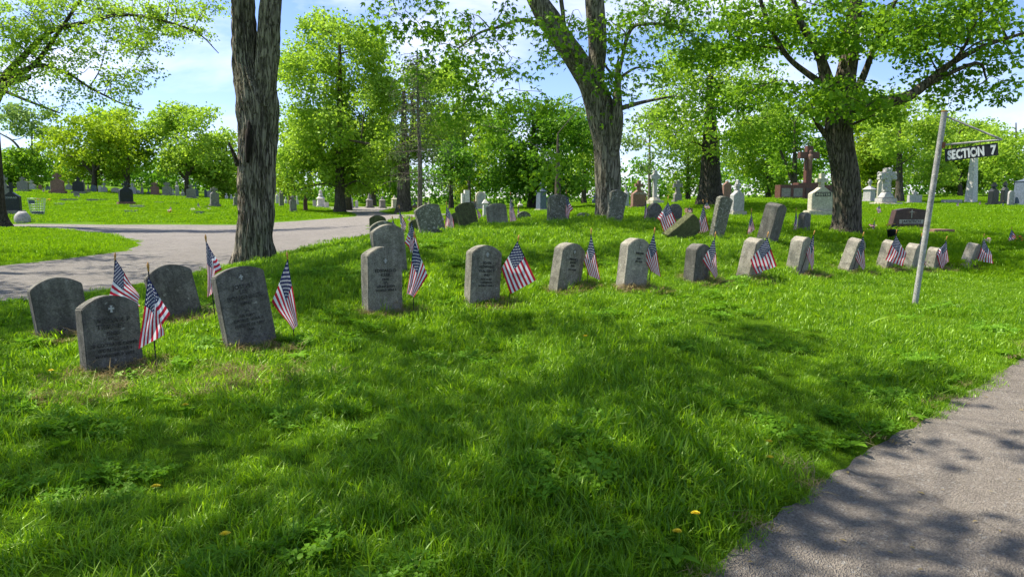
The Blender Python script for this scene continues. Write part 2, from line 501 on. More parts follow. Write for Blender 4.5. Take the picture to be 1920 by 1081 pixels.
# ------------------------------------------------------------------ ground, roads
def path_px(pts): return [tuple(hit(*p)) for p in pts]
e = path_px([(1310,1081),(1400,1012),(1480,950),(1560,890),(1640,835),(1720,790),(1800,742),(1870,700),(1918,672)])
d0 = np.array(e[-1]) - np.array(e[2]); d0 /= np.linalg.norm(d0)
s0 = np.array(e[0])
near_path = [tuple(s0 - d0 * 9), tuple(s0 - d0 * 4), tuple(s0 - d0 * 1.2)] + e + [tuple(np.array(e[-1]) + d0 * k) for k in (1.5, 4, 8, 16)]
far_side = [(p[0] + 3.9 * d0[1], p[1] - 3.9 * d0[0]) for p in near_path[::-1]]
PATH = near_path + far_side
ROAD = path_px([(-260,600),(0,575),(120,556),(250,536),(330,519),(400,504),(440,496),(520,478),(640,456),(698,441),
                (700,433),(692,426),(700,420),(724,416),(760,411),(800,408),(840,406),(840,401),(790,401),(745,402),(725,400),(710,396),(722,393),(750,391),
                (756,388),(700,387.5),(594,387.5),(580,388.5),(632,392.5),(654,397),(671,403),(666,406),(640,408),(560,414),(440,421.5),(200,421.5),(0,421),(-300,421),(-300,423.5),(0,423.5),
                (50,424.5),(110,427.5),(200,438),(250,451),(262,460),(228,471),(120,485),(0,498),(-260,522)])
def dense(poly, jit, amp_near=True):
    out = []
    n = len(poly)
    for i in range(n):
        a = np.array(poly[i]); b = np.array(poly[(i + 1) % n])
        L = np.linalg.norm(b - a); r = max(1.5, min(np.linalg.norm(a), np.linalg.norm(b)))
        k = max(1, min(90, int(L / (0.018 * r))))
        for j in range(k):
            p = a + (b - a) * j / k
            q = p + np.array([mnoise.noise(Vector((p[0] * 3, p[1] * 3, 1.0))) + 0.6 * mnoise.noise(Vector((p[0] * 11, p[1] * 11, 1.0))), mnoise.noise(Vector((p[0] * 3, p[1] * 3, 9.0))) + 0.6 * mnoise.noise(Vector((p[0] * 11, p[1] * 11, 5.0)))]) * jit * (0 if r > 14 else 1)
            out.append((float(q[0]), float(q[1])))
    return out
PATH = dense(PATH, 0.055)
ROAD = dense(ROAD, 0.08)
def inside(poly, x, y):
    x = np.atleast_1d(x); y = np.atleast_1d(y)
    P = np.array(poly); Q = np.roll(P, -1, 0)
    r = np.zeros(len(x), bool)
    for (x0, y0), (x1, y1) in zip(P, Q):
        if y0 == y1: continue
        c = ((y0 > y) != (y1 > y)) & (x < (x1 - x0) * (y - y0) / (y1 - y0) + x0)
        r ^= c
    return r
az = np.concatenate([np.linspace(-0.80, 0.80, 190), np.linspace(0.80, 2 * math.pi - 0.80, 60)[1:-1]])
rr = np.concatenate([np.linspace(0.4, 1.5, 4), np.exp(np.linspace(math.log(1.7), math.log(150), 150)), [200, 300, 500, 900]])
A_, R_ = np.meshgrid(az, rr, indexing='ij')
A_ = A_ + (np.arange(len(rr)) % 2) * 0.002
px_, py_ = (R_ * np.sin(A_)).ravel(), (R_ * np.cos(A_)).ravel()
pts = [(0.0, 0.0)] + list(zip(px_.tolist(), py_.tolist()))
o1 = len(pts); pts += PATH; o2 = len(pts); pts += ROAD
edges = [(o1 + i, o1 + (i + 1) % len(PATH)) for i in range(len(PATH))] + [(o2 + i, o2 + (i + 1) % len(ROAD)) for i in range(len(ROAD))]
cv, ce, cf, *_ = delaunay_2d_cdt([Vector(p) for p in pts], edges, [], 0, 1e-5)
cv = np.array([(v[0], v[1]) for v in cv]); cf = np.array([tuple(f) for f in cf])
ce_ = cv[cf].mean(1)
inP = inside(PATH, ce_[:, 0], ce_[:, 1]); inR = inside(ROAD, ce_[:, 0], ce_[:, 1])
cz = ground(cv[:, 0], cv[:, 1])
def submesh(name, mask, dz, smooth=True):
    f = cf[mask]; u, inv = np.unique(f.ravel(), return_inverse=True)
    V = np.column_stack([cv[u], cz[u] + dz])
    # small undulation in the lawn, dying out at the paved edges
    if name == 'ground':
        r = np.hypot(V[:, 0], V[:, 1])
        rim = set(np.unique(cf[inP | inR].ravel()).tolist())
        for i in range(len(V)):
            if int(u[i]) in rim: V[i, 2] -= 0.008; continue
            V[i, 2] += 0.018 * mnoise.noise(Vector((V[i, 0] * 1.6, V[i, 1] * 1.6, 3))) if r[i] < 25 else 0
    return np_mesh(name, V, inv.reshape(-1, 3), 3, smooth)
# lawn soil
m, nt, b = newmat('lawn_thatch')
geo = nt.nodes.new('ShaderNodeNewGeometry')
P_ = geo.outputs['Position']
n1_ = noise_n(nt, P_, 0.35, 5, 0.6); n2_ = noise_n(nt, P_, 9, 5, 0.75); n3_ = noise_n(nt, P_, 60, 4, 0.8)
col = mixc(nt, ramp(nt, n1_, [(0.35, 0.0), (0.65, 1.0)]), (0.075, 0.165, 0.006), (0.12, 0.22, 0.008))
col = mixc(nt, ramp(nt, n2_, [(0.55, 0.0), (0.75, 0.35)]), col, (0.16, 0.17, 0.03))
col = mixc(nt, 0.7, col, ramp(nt, n3_, [(0.25, 0.35), (0.75, 1.5)]), 'MULTIPLY')
nt.links.new(col, b.inputs['Base Color']); b.inputs['Roughness'].default_value = 1; b.inputs['Specular IOR Level'].default_value = 0.05
bump(nt, n3_, b, 0.03, 1)
M['lawn'] = m
tag(link('ground', submesh('ground', ~(inP | inR), 0.0), M['lawn']), kind='structure')
def asphalt(name, a, bcol, spk):
    m, nt, b = newmat(name)
    geo = nt.nodes.new('ShaderNodeNewGeometry'); P_ = geo.outputs['Position']
    big = noise_n(nt, P_, 0.7, 5, 0.65); med = noise_n(nt, P_, 6, 5, 0.7)
    v = N(nt, 'ShaderNodeTexVoronoi', Scale=170.0); nt.links.new(P_, v.inputs['Vector'])
    v2 = N(nt, 'ShaderNodeTexVoronoi', Scale=85.0); nt.links.new(P_, v2.inputs['Vector'])
    ck = N(nt, 'ShaderNodeTexVoronoi', Scale=0.45); ck.feature = 'DISTANCE_TO_EDGE'
    wp = nt.nodes.new('ShaderNodeVectorMath'); wp.operation = 'ADD'
    nz = N(nt, 'ShaderNodeTexNoise', Scale=1.8, Detail=6.0); nt.links.new(P_, nz.inputs['Vector'])
    nt.links.new(P_, wp.inputs[0]); nt.links.new(nz.outputs['Color'], wp.inputs[1]); nt.links.new(wp.outputs[0], ck.inputs['Vector'])
    col = mixc(nt, ramp(nt, big, [(0.3, 0.0), (0.7, 1.0)]), a, bcol)
    col = mixc(nt, 0.6, col, ramp(nt, med, [(0.3, 0.7), (0.7, 1.25)]), 'MULTIPLY')
    bwv = nt.nodes.new('ShaderNodeRGBToBW'); nt.links.new(v.outputs['Color'], bwv.inputs[0])
    bw2 = nt.nodes.new('ShaderNodeRGBToBW'); nt.links.new(v2.outputs['Color'], bw2.inputs[0])
    col = mixc(nt, 0.6, col, ramp(nt, bwv.outputs[0], [(0.2, 0.6), (0.8, 1.4)]), 'MULTIPLY')
    col = mixc(nt, ramp(nt, bw2.outputs[0], [(0.80, 0.0), (0.86, 0.5)]), col, spk)
    col = mixc(nt, ramp(nt, ck.outputs['Distance'], [(0.0, 0.4), (0.010, 0.0)]), col, tuple(c * 0.35 for c in a))
    nt.links.new(col, b.inputs['Base Color']); b.inputs['Roughness'].default_value = 0.9; b.inputs['Specular IOR Level'].default_value = 0.2
    bump(nt, v.outputs['Distance'], b, 0.012, 0.9)
    return m
M['asph'] = asphalt('worn_asphalt_path', (0.20, 0.170, 0.135), (0.25, 0.215, 0.172), (0.34, 0.32, 0.28))
M['road'] = asphalt('pale_worn_asphalt', (0.20, 0.178, 0.15), (0.245, 0.22, 0.185), (0.32, 0.30, 0.26))
tag(link('path', submesh('path', inP, -0.004), M['asph']), kind='structure')
tag(link('road', submesh('road', inR & ~inP, -0.004), M['road']), kind='structure')

# ------------------------------------------------------------------ sun and shade as seen on the ground (decides where crowns overhead are closed or open)
LIT = [(780,755,60,32),(605,795,75,20),(440,690,120,24),(985,702,70,22),(480,860,40,10),(850,860,50,12),(1130,900,50,14),(380,960,50,14),(60,880,40,16),(300,860,30,10),(150,950,40,12),(700,900,40,12),(1000,980,40,14),(560,1000,40,14),(1450,690,85,26),(1770,640,400,80),(1480,570,560,75),(1240,530,330,40),
       (1840,765,300,70),(1620,905,130,26),(1480,1000,190,40),(1880,950,240,80),(1700,860,170,20),(1750,1065,220,34),(1080,452,230,20),(870,462,90,14),(455,610,90,40),(640,470,90,14),(1330,470,120,20),
       (230,600,60,30),(1330,800,120,18),(1180,650,40,12),(60,690,70,14),(700,500,60,10),(1600,745,90,18),(1050,560,90,22)]
DARK = [(1370,632,75,24),(1250,690,110,30),(1590,712,120,22),(1000,610,130,26),(760,590,90,40)]
def lit_at(px, py):
    for cx, cy, rx, ry in DARK:
        if ((px - cx) / rx) ** 2 + ((py - cy) / ry) ** 2 < 1: return False
    for cx, cy, rx, ry in LIT:
        if ((px - cx) / rx) ** 2 + ((py - cy) / ry) ** 2 < 1: return True
    return False

# ------------------------------------------------------------------ grass
PROTO = bpy.data.collections.new('lawn_tufts')
def blade_patch(name, n, rad, h0, h1, w, lean, coll, mat, seg=2):
    ang = rng.uniform(0, 2 * math.pi, n); rr_ = rad * np.sqrt(rng.uniform(0, 1, n))
    bx, by = rr_ * np.cos(ang), rr_ * np.sin(ang)
    h = rng.uniform(h0, h1, n) * (1 - 0.25 * (rr_ / rad) ** 2)
    a = rng.uniform(0, 2 * math.pi, n)
    le = rng.normal(0, lean, n) + lean * 0.6
    dx, dy = np.cos(a), np.sin(a)
    ww = w * rng.uniform(0.6, 1.35, n)
    tw = a + rng.uniform(0.9, 2.2, n)
    sx, sy = np.cos(tw) * ww / 2, np.sin(tw) * ww / 2
    V, Fq = [], []
    lv = [0.0, 0.45, 1.0] if seg == 2 else [0.0, 0.35, 0.7, 1.0]
    wd = [0.75, 1.0, 0.12] if seg == 2 else [0.7, 1.0, 0.75, 0.1]
    rows = []
    for t, k in zip(lv, wd):
        hx = dx * h * le * t * t; hy = dy * h * le * t * t
        hz = h * (t - 0.25 * np.clip(np.abs(le), 0, 1.4) * t * t)
        rows.append(np.column_stack([bx + hx - sx * k, by + hy - sy * k, hz - 0.01]))
        rows.append(np.column_stack([bx + hx + sx * k, by + hy + sy * k, hz - 0.01]))
    V = np.stack(rows, 1).reshape(-1, 3)
    m_ = len(lv) * 2; base = np.arange(n) * m_
    Fq = np.concatenate([np.column_stack([base + 2 * i, base + 2 * i + 1, base + 2 * i + 3, base + 2 * i + 2]) for i in range(len(lv) - 1)])
    tint = np.repeat(np.clip(rng.normal(0.45, 0.38, n), 0, 1.2), m_)
    tint = tint * np.tile(np.repeat([0.75] + [1.05] * (len(lv) - 1), 2), n)
    me = np_mesh(name, V, Fq, 4, True, tint)
    me.materials.append(mat)
    o = bpy.data.objects.new(name, me); coll.objects.link(o)
def clover_patch(name, n, rad, coll, mat, size=0.011, hh=(0.025, 0.06)):
    V, Fq, T = [], [], []
    for _ in range(n):
        a = random.uniform(0, 6.28); r = rad * math.sqrt(random.random())
        c = Vector((r * math.cos(a), r * math.sin(a), random.uniform(*hh)))
        tilt = Matrix.Rotation(random.gauss(0, 0.35), 3, 'X') @ Matrix.Rotation(random.gauss(0, 0.35), 3, 'Y') @ Matrix.Rotation(random.uniform(0, 6.28), 3, 'Z')
        t = min(1, max(0, random.gauss(0.5, 0.25)))
        s = size * random.uniform(0.7, 1.4)
        for k in range(3):
            q = Matrix.Rotation(k * 2.094, 3, 'Z')
            o = len(V)
            for p in ((0, 0, 0), (0.75, -0.6, .12), (1.6, -0.62, .2), (1.9, 0, .05), (1.6, 0.62, .2), (0.75, 0.6, .12)):
                V.append(tuple(c + tilt @ (q @ (Vector(p) * s)))); T.append(t)
            Fq += [(o, o + 1, o + 2, o + 3), (o, o + 3, o + 4, o + 5)]
    me = np_mesh(name, V, Fq, 4, False, T); me.materials.append(mat)
    o = bpy.data.objects.new(name, me); coll.objects.link(o)
def broadleaf(name, n, L, coll, mat):
    V, Fq, T = [], [], []
    for i in range(n):
        a = 6.28 * i / n + random.uniform(-.3, .3); q = Matrix.Rotation(a, 3, 'Z'); l = L * random.uniform(.7, 1.2); t = random.uniform(.4, 1)
        o = len(V)
        for k in range(6):
            u = k / 5; wdt = l * 0.19 * (math.sin(math.pi * min(1, u * .85 + .12)) ** .8) * (1 + .25 * (k % 2))
            x = u * l; z = l * (0.55 * u - 0.45 * u * u) + 0.02
            for s_ in (-1, 0, 1): V.append(tuple(q @ Vector((x, s_ * wdt, z + (abs(s_) * .12 * wdt))))); T.append(t)
        for k in range(5):
            for s_ in range(2): Fq.append((o + k * 3 + s_, o + k * 3 + s_ + 1, o + k * 3 + s_ + 4, o + k * 3 + s_ + 3))
    me = np_mesh(name, V, Fq, 4, True, T); me.materials.append(mat)
    o = bpy.data.objects.new(name, me); coll.objects.link(o)

def scatter(name, coll, xy, scale, label_kind='stuff', zoff=0.0, tilt=0.12):
    z = ground(xy[:, 0], xy[:, 1]) + zoff
    n = len(xy)
    me = bpy.data.meshes.new(name)
    me.vertices.add(n); me.vertices.foreach_set('co', np.column_stack([xy, z]).astype(np.float32).ravel())
    a = me.attributes.new('size', 'FLOAT', 'POINT'); a.data.foreach_set('value', scale.astype(np.float32))
    rot = np.column_stack([rng.normal(0, tilt, n), rng.normal(0, tilt, n), rng.uniform(0, 6.28, n)]).astype(np.float32)
    a = me.attributes.new('turn', 'FLOAT_VECTOR', 'POINT'); a.data.foreach_set('vector', rot.ravel())
    o = bpy.data.objects.new(name, me); COL.objects.link(o)
    g = bpy.data.node_groups.new(name + '_nodes', 'GeometryNodeTree')
    g.interface.new_socket('Geometry', in_out='INPUT', socket_type='NodeSocketGeometry')
    g.interface.new_socket('Geometry', in_out='OUTPUT', socket_type='NodeSocketGeometry')
    gi = g.nodes.new('NodeGroupInput'); go = g.nodes.new('NodeGroupOutput')
    ip = g.nodes.new('GeometryNodeInstanceOnPoints'); ci = g.nodes.new('GeometryNodeCollectionInfo')
    ci.inputs['Collection'].default_value = coll
    ci.inputs['Separate Children'].default_value = True
    ci.inputs['Reset Children'].default_value = True
    s1 = g.nodes.new('GeometryNodeInputNamedAttribute'); s1.data_type = 'FLOAT'; s1.inputs[0].default_value = 'size'
    s2 = g.nodes.new('GeometryNodeInputNamedAttribute'); s2.data_type = 'FLOAT_VECTOR'; s2.inputs[0].default_value = 'turn'
    g.links.new(gi.outputs[0], ip.inputs['Points']); g.links.new(ci.outputs[0], ip.inputs['Instance'])
    ip.inputs['Pick Instance'].default_value = True
    g.links.new(s2.outputs[0], ip.inputs['Rotation']); g.links.new(s1.outputs[0], ip.inputs['Scale'])
    g.links.new(ip.outputs[0], go.inputs[0])
    md = o.modifiers.new('scatter', 'NODES'); md.node_group = g
    return tag(o, kind='stuff')
def coll_of(name): return bpy.data.collections.new(name)
def ring(r0, r1, dens, half=0.72):
    area = half * (r1 * r1 - r0 * r0); n = int(area * dens)
    r = np.sqrt(rng.uniform(r0 * r0, r1 * r1, n)); a = rng.uniform(-half, half, n)
    x, y = r * np.sin(a), r * np.cos(a)
    k = ~(inside(PATH, x, y) | inside(ROAD, x, y))
    return np.column_stack([x, y])[k]
def shrink_near_edge(xy, d, small):
    """shorter blades right at a paved edge and round the stones"""
    s = np.ones(len(xy))
    for q in range(8):
        a = q * math.pi / 4
        x, y = xy[:, 0] + d * math.cos(a), xy[:, 1] + d * math.sin(a)
        s[inside(PATH, x, y) | inside(ROAD, x, y)] = small
    return s
def vnoise(xy, f, seed): return np.array([mnoise.noise(Vector((x * f, y * f, seed))) for x, y in xy])
cA, cB, cC, cD, cW, cS, cL, cT = [coll_of(n) for n in ('near_tufts', 'middle_tufts', 'far_tufts', 'horizon_tufts', 'clover_tufts', 'straw_tufts', 'broadleaf_tufts', 'long_tufts')]
for i in range(5): blade_patch('near_tuft', 120, 0.13, 0.03, 0.095, 0.0046, 0.75, cA, M['grass'], 3)
for i in range(4): blade_patch('middle_tuft', 190, 0.22, 0.035, 0.09, 0.0062, 0.65, cB, M['grass'])
for i in range(4): blade_patch('far_tuft', 260, 0.45, 0.045, 0.095, 0.012, 0.6, cC, M['grass_far'])
for i in range(4): blade_patch('horizon_tuft', 420, 1.1, 0.05, 0.10, 0.028, 0.6, cD, M['grass_far'])
for i in range(3): clover_patch('clover_tuft', 60, 0.11, cW, M['weed'])
for i in range(3): blade_patch('straw_tuft', 60, 0.08, 0.015, 0.05, 0.003, 1.6, cS, M['straw'])
for i in range(3): broadleaf('broadleaf_tuft', random.choice((4, 5, 6)), 0.085, cL, M['weed'])
for i in range(3): blade_patch('long_tuft', 26, 0.06, 0.09, 0.17, 0.0050, 0.45, cT, M['grass'], 3)

# ------------------------------------------------------------------ the row stones: picture x, base y, distance, width, height, thick, roll, pitch, yaw, material, label
SOLDIER = 'flat faced marble headstones of the veterans row'
BACKROW = 'weathered headstones standing on the crest of the mound'
STONES = []
def slab(px, Y, W, H, T, roll, pitch, yaw, mat, label, group, rise=None, text=None, wb=None, sink=0.2, name='headstone', medal=None, chip=0.0, top_x=0):
    p = on(px, Y)
    q = (Matrix.Rotation(R(roll), 4, 'Y') @ Matrix.Rotation(R(pitch), 4, 'X') @ Matrix.Rotation(R(yaw), 4, 'Z')).to_quaternion()
    root = empty(name, p, label, 'headstone', group, q)
    rise = W * 0.21 if rise is None else rise
    if group == SOLDIER: T *= 1.15
    pts = arch_pts(W, H, rise, 12, -sink, wb) if rise < W * 0.45 else round_pts(W, H, 14, -sink)
    me = outline_mesh('slab', pts, T, bevel=0.006, rough=0.0025 + chip, cuts=2)
    o = link('slab', me, M[mat], root, False)
    if text or medal:
        tx = []
        for s, size, z, *dx in (text or []):
            tx.append((s, size, z, dx[0] if dx else 0))
        letters(root, tx, W, T, medal, H)
    STONES.append((p.x, p.y, W))
    return root
def text_mesh(s, size, ext=0.0, off=0.0, space=1.0, align='CENTER'):
    c = bpy.data.curves.new('lettering', 'FONT')
    c.body = s; c.size = size; c.align_x = align; c.extrude = ext; c.offset = off; c.space_character = space
    c.resolution_u = 3
    o = bpy.data.objects.new('lettering', c); COL.objects.link(o)
    bpy.context.view_layer.update()
    me = bpy.data.meshes.new_from_object(o.evaluated_get(bpy.context.evaluated_depsgraph_get()))
    bpy.data.objects.remove(o); bpy.data.curves.remove(c)
    return me
def join_meshes(lst, name):
    bm = bmesh.new()
    for me, mt in lst:
        t = me.copy(); t.transform(mt); bm.from_mesh(t); bpy.data.meshes.remove(t)
    me = bpy.data.meshes.new(name); bm.to_mesh(me); bm.free(); return me
UPRIGHT = Matrix.Rotation(math.pi / 2, 4, 'X')
def letters(root, tx, W, T, medal, H, mat='letter_dark', part='inscription'):
    items = []
    for s, size, z, dx in tx:
        link('inscription_line', join_meshes([(text_mesh(s, size * 1.08, 0.0008, 0.0012, 1.08), Matrix.Translation((dx, -T / 2 - 0.0035, z)) @ UPRIGHT)], 'inscription_line'), M[mat], root, False)
    if medal:
        zc, r = medal
        bm = bmesh.new()
        n = 28
        ring_ = []
        for rad in (r, r * 0.9):
            ring_.append([bm.verts.new((rad * math.cos(2 * math.pi * i / n), -T / 2 - 0.004, zc + rad * 1.15 * math.sin(2 * math.pi * i / n))) for i in range(n)])
        for i in range(n): bm.faces.new((ring_[0][i], ring_[0][(i + 1) % n], ring_[1][(i + 1) % n], ring_[1][i]))
        link('medallion_ring', bm_mesh(bm, 'medallion_ring'), M['letter_dark'], root, False)
        me = outline_mesh('medallion_cross', cross_pts(r * 1.1, zc - r * 0.72, zc + r * 0.72, r * 0.3, 0.55, 1.5), 0.004, -T / 2 - 0.006, 0)
        link('medallion_cross', me, M['letter_pale'], root, False)

slab(212, 4.4, 0.335, 0.475, 0.10, -3, -3, 50, 'marble_dark', 'dark headstone with a cross medallion and carved lines, nearest stone at lower left', SOLDIER, medal=(0.39, 0.030),
     text=[('WILLIAM P', 0.038, 0.305), ('TIERNEY', 0.038, 0.268, -0.01), ('OHIO', 0.027, 0.226), ('PFC', 0.024, 0.196, -0.01), ('35 CO TRANS CORPS', 0.025, 0.158, 0), ('WORLD WAR I', 0.026, 0.125), ('NOVEMBER 9 1897', 0.024, 0.092)])
slab(471, 4.85, 0.335, 0.56, 0.10, -9, -2, 40, 'marble_dark', 'tall left leaning headstone with a bright sunlit arched top and three line name', SOLDIER, rise=0.05, medal=(0.485, 0.024),
     text=[('JOSEPH', 0.037, 0.408), ('LEE', 0.035, 0.372, 0), ('BOUGHNER', 0.039, 0.332), ('OHIO', 0.024, 0.296), ('S2', 0.020, 0.245), ('US NAVY', 0.023, 0.212), ('WORLD WAR II', 0.025, 0.18), ('AUGUST 25 1927', 0.024, 0.147), ('1960', 0.022, 0.114)])
slab(120, 5.2, 0.335, 0.44, 0.10, -5, 2, 44, 'marble_dark', 'blank dark stained headstone at the far left edge, left of the cross medallion stone', SOLDIER)
slab(336, 5.6, 0.34, 0.43, 0.10, -11, 2, 36, 'marble_dark', 'blank dark streaked headstone leaning left, between two flags behind the front pair', SOLDIER)
slab(717, 6.05, 0.335, 0.56, 0.11, 0, -2, 40, 'marble', 'upright grey headstone with a pale sunlit side, in front of a column of three stones', SOLDIER, medal=(0.44, 0.026),
     text=[('EDWARD D', 0.034, 0.345), ('KERR', 0.034, 0.308), ('OHIO', 0.024, 0.272), ('CPL', 0.022, 0.245), ('147 INF 37 DIV', 0.024, 0.212), ('WORLD WAR I', 0.025, 0.18)])
slab(903, 6.6, 0.335, 0.56, 0.10, 3, -3, 36, 'marble', 'upright grey headstone with a round cross emblem, beside the widest spread flag', SOLDIER, medal=(0.475, 0.03),
     text=[('JOHN', 0.032, 0.385), ('HOWARD', 0.032, 0.348), ('WALON T', 0.034, 0.308), ('OHIO', 0.022, 0.275), ('PVT 10 INF', 0.022, 0.235), ('5 DIVISION', 0.022, 0.205), ('WORLD WAR I', 0.022, 0.175)])
slab(1058, 7.0, 0.335, 0.47, 0.11, 8, -3, 43, 'marble', 'right leaning grey headstone with a tall narrow flag close at its right', SOLDIER, medal=(0.385, 0.024),
     text=[('FRANK J', 0.028, 0.30), ('DAVIS', 0.028, 0.27), ('OHIO', 0.02, 0.24), ('PVT 17 INF', 0.02, 0.20)])
slab(1183, 6.95, 0.34, 0.485, 0.10, 6, -2, 40, 'marble_light', 'lichen mottled pale headstone leaning slightly right, left of a flag with a ragged fold', SOLDIER, medal=(0.40, 0.02),
     text=[('WILLIAM', 0.026, 0.33), ('OHIO', 0.02, 0.28), ('PVT CO B', 0.02, 0.25)])
slab(1304, 7.9, 0.33, 0.42, 0.12, 5, -2, 46, 'marble_dark', 'dark headstone half hidden by a narrow flag, just below the fallen stone', SOLDIER)
slab(1403, 8.25, 0.33, 0.47, 0.14, 12, -2, 46, 'marble_light', 'pale sided headstone mostly covered by a broad hanging flag', SOLDIER)
slab(1493, 9.1, 0.33, 0.46, 0.14, 9, -2, 46, 'marble_light', 'smooth pale grey headstone with dry earth at its foot and a thin folded flag', SOLDIER)
slab(1588, 9.6, 0.33, 0.46, 0.13, 18, -2, 46, 'marble_light', 'strongly right leaning headstone below the trunk of the maple', SOLDIER)
slab(1657, 10.3, 0.33, 0.42, 0.13, 14, -2, 46, 'marble_light', 'right leaning headstone in front of the black flower pot', SOLDIER)
slab(1704, 10.8, 0.33, 0.40, 0.13, 12, -2, 46, 'marble_light', 'headstone with a rounded top just left of the leaning sign pole', SOLDIER, rise=0.09)
slab(1746, 11.2, 0.33, 0.36, 0.12, 8, -2, 46, 'marble_light', 'short headstone just right of the leaning sign pole', SOLDIER)
slab(1812, 11.9, 0.33, 0.42, 0.13, 20, -4, 42, 'marble_light', 'last headstone of the front row at right, steeply leaning with a white top', SOLDIER, rise=0.06)
# column running back toward the road
slab(733, 7.3, 0.335, 0.50, 0.10, -4, 3, 28, 'marble', 'wide arched headstone directly behind the upright stone at the road bend', BACKROW, rise=0.07)
slab(722, 9.1, 0.34, 0.34, 0.09, -5, 3, 22, 'lichen', 'speckled headstone, second behind the upright stone, with a small flag at its right', BACKROW)
slab(709, 10.9, 0.25, 0.40, 0.08, 0, 2, 12, 'mossy', 'narrow greenish headstone at the edge of the road, last of the column', BACKROW, rise=0.05)
slab(812, 9.9, 0.35, 0.41, 0.12, -14, 3, 20, 'lichen', 'broad pitted headstone leaning left on the mound, left end of the crest', BACKROW, rise=0.05)
slab(779, 10.6, 0.20, 0.22, 0.08, 0, 0, 20, 'mossy', 'low mossy stone tucked left of the broad leaning stone', BACKROW, rise=0.05)
slab(857, 12.3, 0.22, 0.26, 0.08, -4, 0, 20, 'mossy', 'low dark stone between two left leaning stones on the crest', BACKROW, rise=0.05)
slab(880, 11.3, 0.31, 0.40, 0.09, -13, 3, 22, 'mossy', 'stained left leaning headstone, second large one from the left on the crest', BACKROW, rise=0.05)
slab(934, 11.4, 0.33, 0.36, 0.08, -7, 3, 16, 'marble', 'streaked headstone leaning slightly left on the crest, right of the pale cross pillar', BACKROW, rise=0.05)
slab(982, 13.0, 0.24, 0.17, 0.10, 0, 0, 10, 'lichen', 'very low round topped stone beyond the crest, left of the pillar monument', BACKROW, rise=0.06)
slab(1046, 11.5, 0.34, 0.46, 0.13, 0, 2, 24, 'lichen', 'upright lichen spotted headstone below the grey pillar monument', BACKROW, rise=0.06)
slab(1094, 13.0, 0.23, 0.13, 0.10, 0, 0, 10, 'lichen', 'tiny dark low stone left of the forked tree', BACKROW, rise=0.04)
slab(1151, 11.6, 0.29, 0.52, 0.10, 8, 2, 14, 'lichen', 'tall lichen covered stone leaning against the forked tree trunk', BACKROW, rise=0.06, wb=0.22, chip=0.006)
slab(1226, 12.6, 0.27, 0.36, 0.09, 1, 0, 24, 'marble_dark', 'dark narrow headstone left of the large crossed flag', BACKROW, rise=0.10)
slab(1264, 12.6, 0.26, 0.36, 0.09, 2, 0, 24, 'marble_dark', 'dark narrow headstone right of the large crossed flag', BACKROW, rise=0.10)
slab(1264, 10.0, 0.33, 0.44, 0.12, 52, -14, 30, 'mossy', 'mossy headstone tipped over and nearly fallen to the right', BACKROW, rise=0.05, sink=0.1)
slab(1342, 10.5, 0.25, 0.63, 0.09, 11, 0, 26, 'lichen', 'tallest mottled stone of the back row, leaning right before the grey cross monument', BACKROW, rise=0.04, wb=0.20, chip=0.006)
slab(1438, 10.5, 0.31, 0.56, 0.20, 12, 4, 46, 'marble_dark', 'wide dark polished looking stone tilted right, halfway stained pale', BACKROW, rise=0.05)
slab(1506, 12.9, 0.24, 0.40, 0.12, 2, 0, 40, 'marble_dark', 'small dark stone with a pale corner edge, left of the maple trunk', BACKROW, rise=0.05)

# ------------------------------------------------------------------ hand flags
m, nt, b = newmat('flag_cloth')
uvn = nt.nodes.new('ShaderNodeUVMap'); sep = nt.nodes.new('ShaderNodeSeparateXYZ'); nt.links.new(uvn.outputs[0], sep.inputs[0])
def mth(op, a, b_=None, c_=None, nt=nt):
    n = nt.nodes.new('ShaderNodeMath'); n.operation = op
    for i, s in enumerate((a, b_, c_)):
        if s is None: continue
        if isinstance(s, bpy.types.NodeSocket): nt.links.new(s, n.inputs[i])
        else: n.inputs[i].default_value = s
    return n.outputs[0]
U_, V_ = sep.outputs[0], sep.outputs[1]
stripe = mth('LESS_THAN', mth('MODULO', mth('FLOOR', mth('MULTIPLY', V_, 13.0)), 2.0), 0.5)
canton = mth('MULTIPLY', mth('LESS_THAN', U_, 0.4), mth('LESS_THAN', V_, 7 / 13))
def stars(uo, vo, nu, nv):
    cu, cvv = 0.4 / 6, (7 / 13) / 5
    fu = mth('SUBTRACT', mth('FRACT', mth('ADD', mth('DIVIDE', U_, cu), uo)), 0.5)
    fv = mth('SUBTRACT', mth('FRACT', mth('ADD', mth('DIVIDE', V_, cvv), vo)), 0.5)
    x_ = mth('MULTIPLY', fu, cu * 1.6); y_ = mth('MULTIPLY', fv, cvv)
    rr1 = mth('SQRT', mth('ADD', mth('MULTIPLY', x_, x_), mth('MULTIPLY', y_, y_)))
    an = mth('ARCTAN2', x_, mth('MULTIPLY', y_, -1.0))
    w = mth('ABSOLUTE', mth('SUBTRACT', mth('MODULO', mth('ADD', an, 2 * math.pi + math.pi / 5), 2 * math.pi / 5), math.pi / 5))
    rad = mth('DIVIDE', 0.0104, mth('COSINE', mth('SUBTRACT', 1.235, w)))
    inn = mth('LESS_THAN', rr1, mth('MINIMUM', rad, 0.033))
    if uo:
        inn = mth('MULTIPLY', inn, mth('MULTIPLY', mth('GREATER_THAN', U_, cu * 0.5), mth('LESS_THAN', U_, 0.4 - cu * 0.5)))
        inn = mth('MULTIPLY', inn, mth('MULTIPLY', mth('GREATER_THAN', V_, cvv * 0.5), mth('LESS_THAN', V_, 7 / 13 - cvv * 0.5)))
    return inn
star = mth('MAXIMUM', stars(0.0, 0.0, 6, 5), stars(0.5, 0.5, 5, 4))
colr = mixc(nt, stripe, (0.88, 0.87, 0.90), (0.56, 0.018, 0.045))
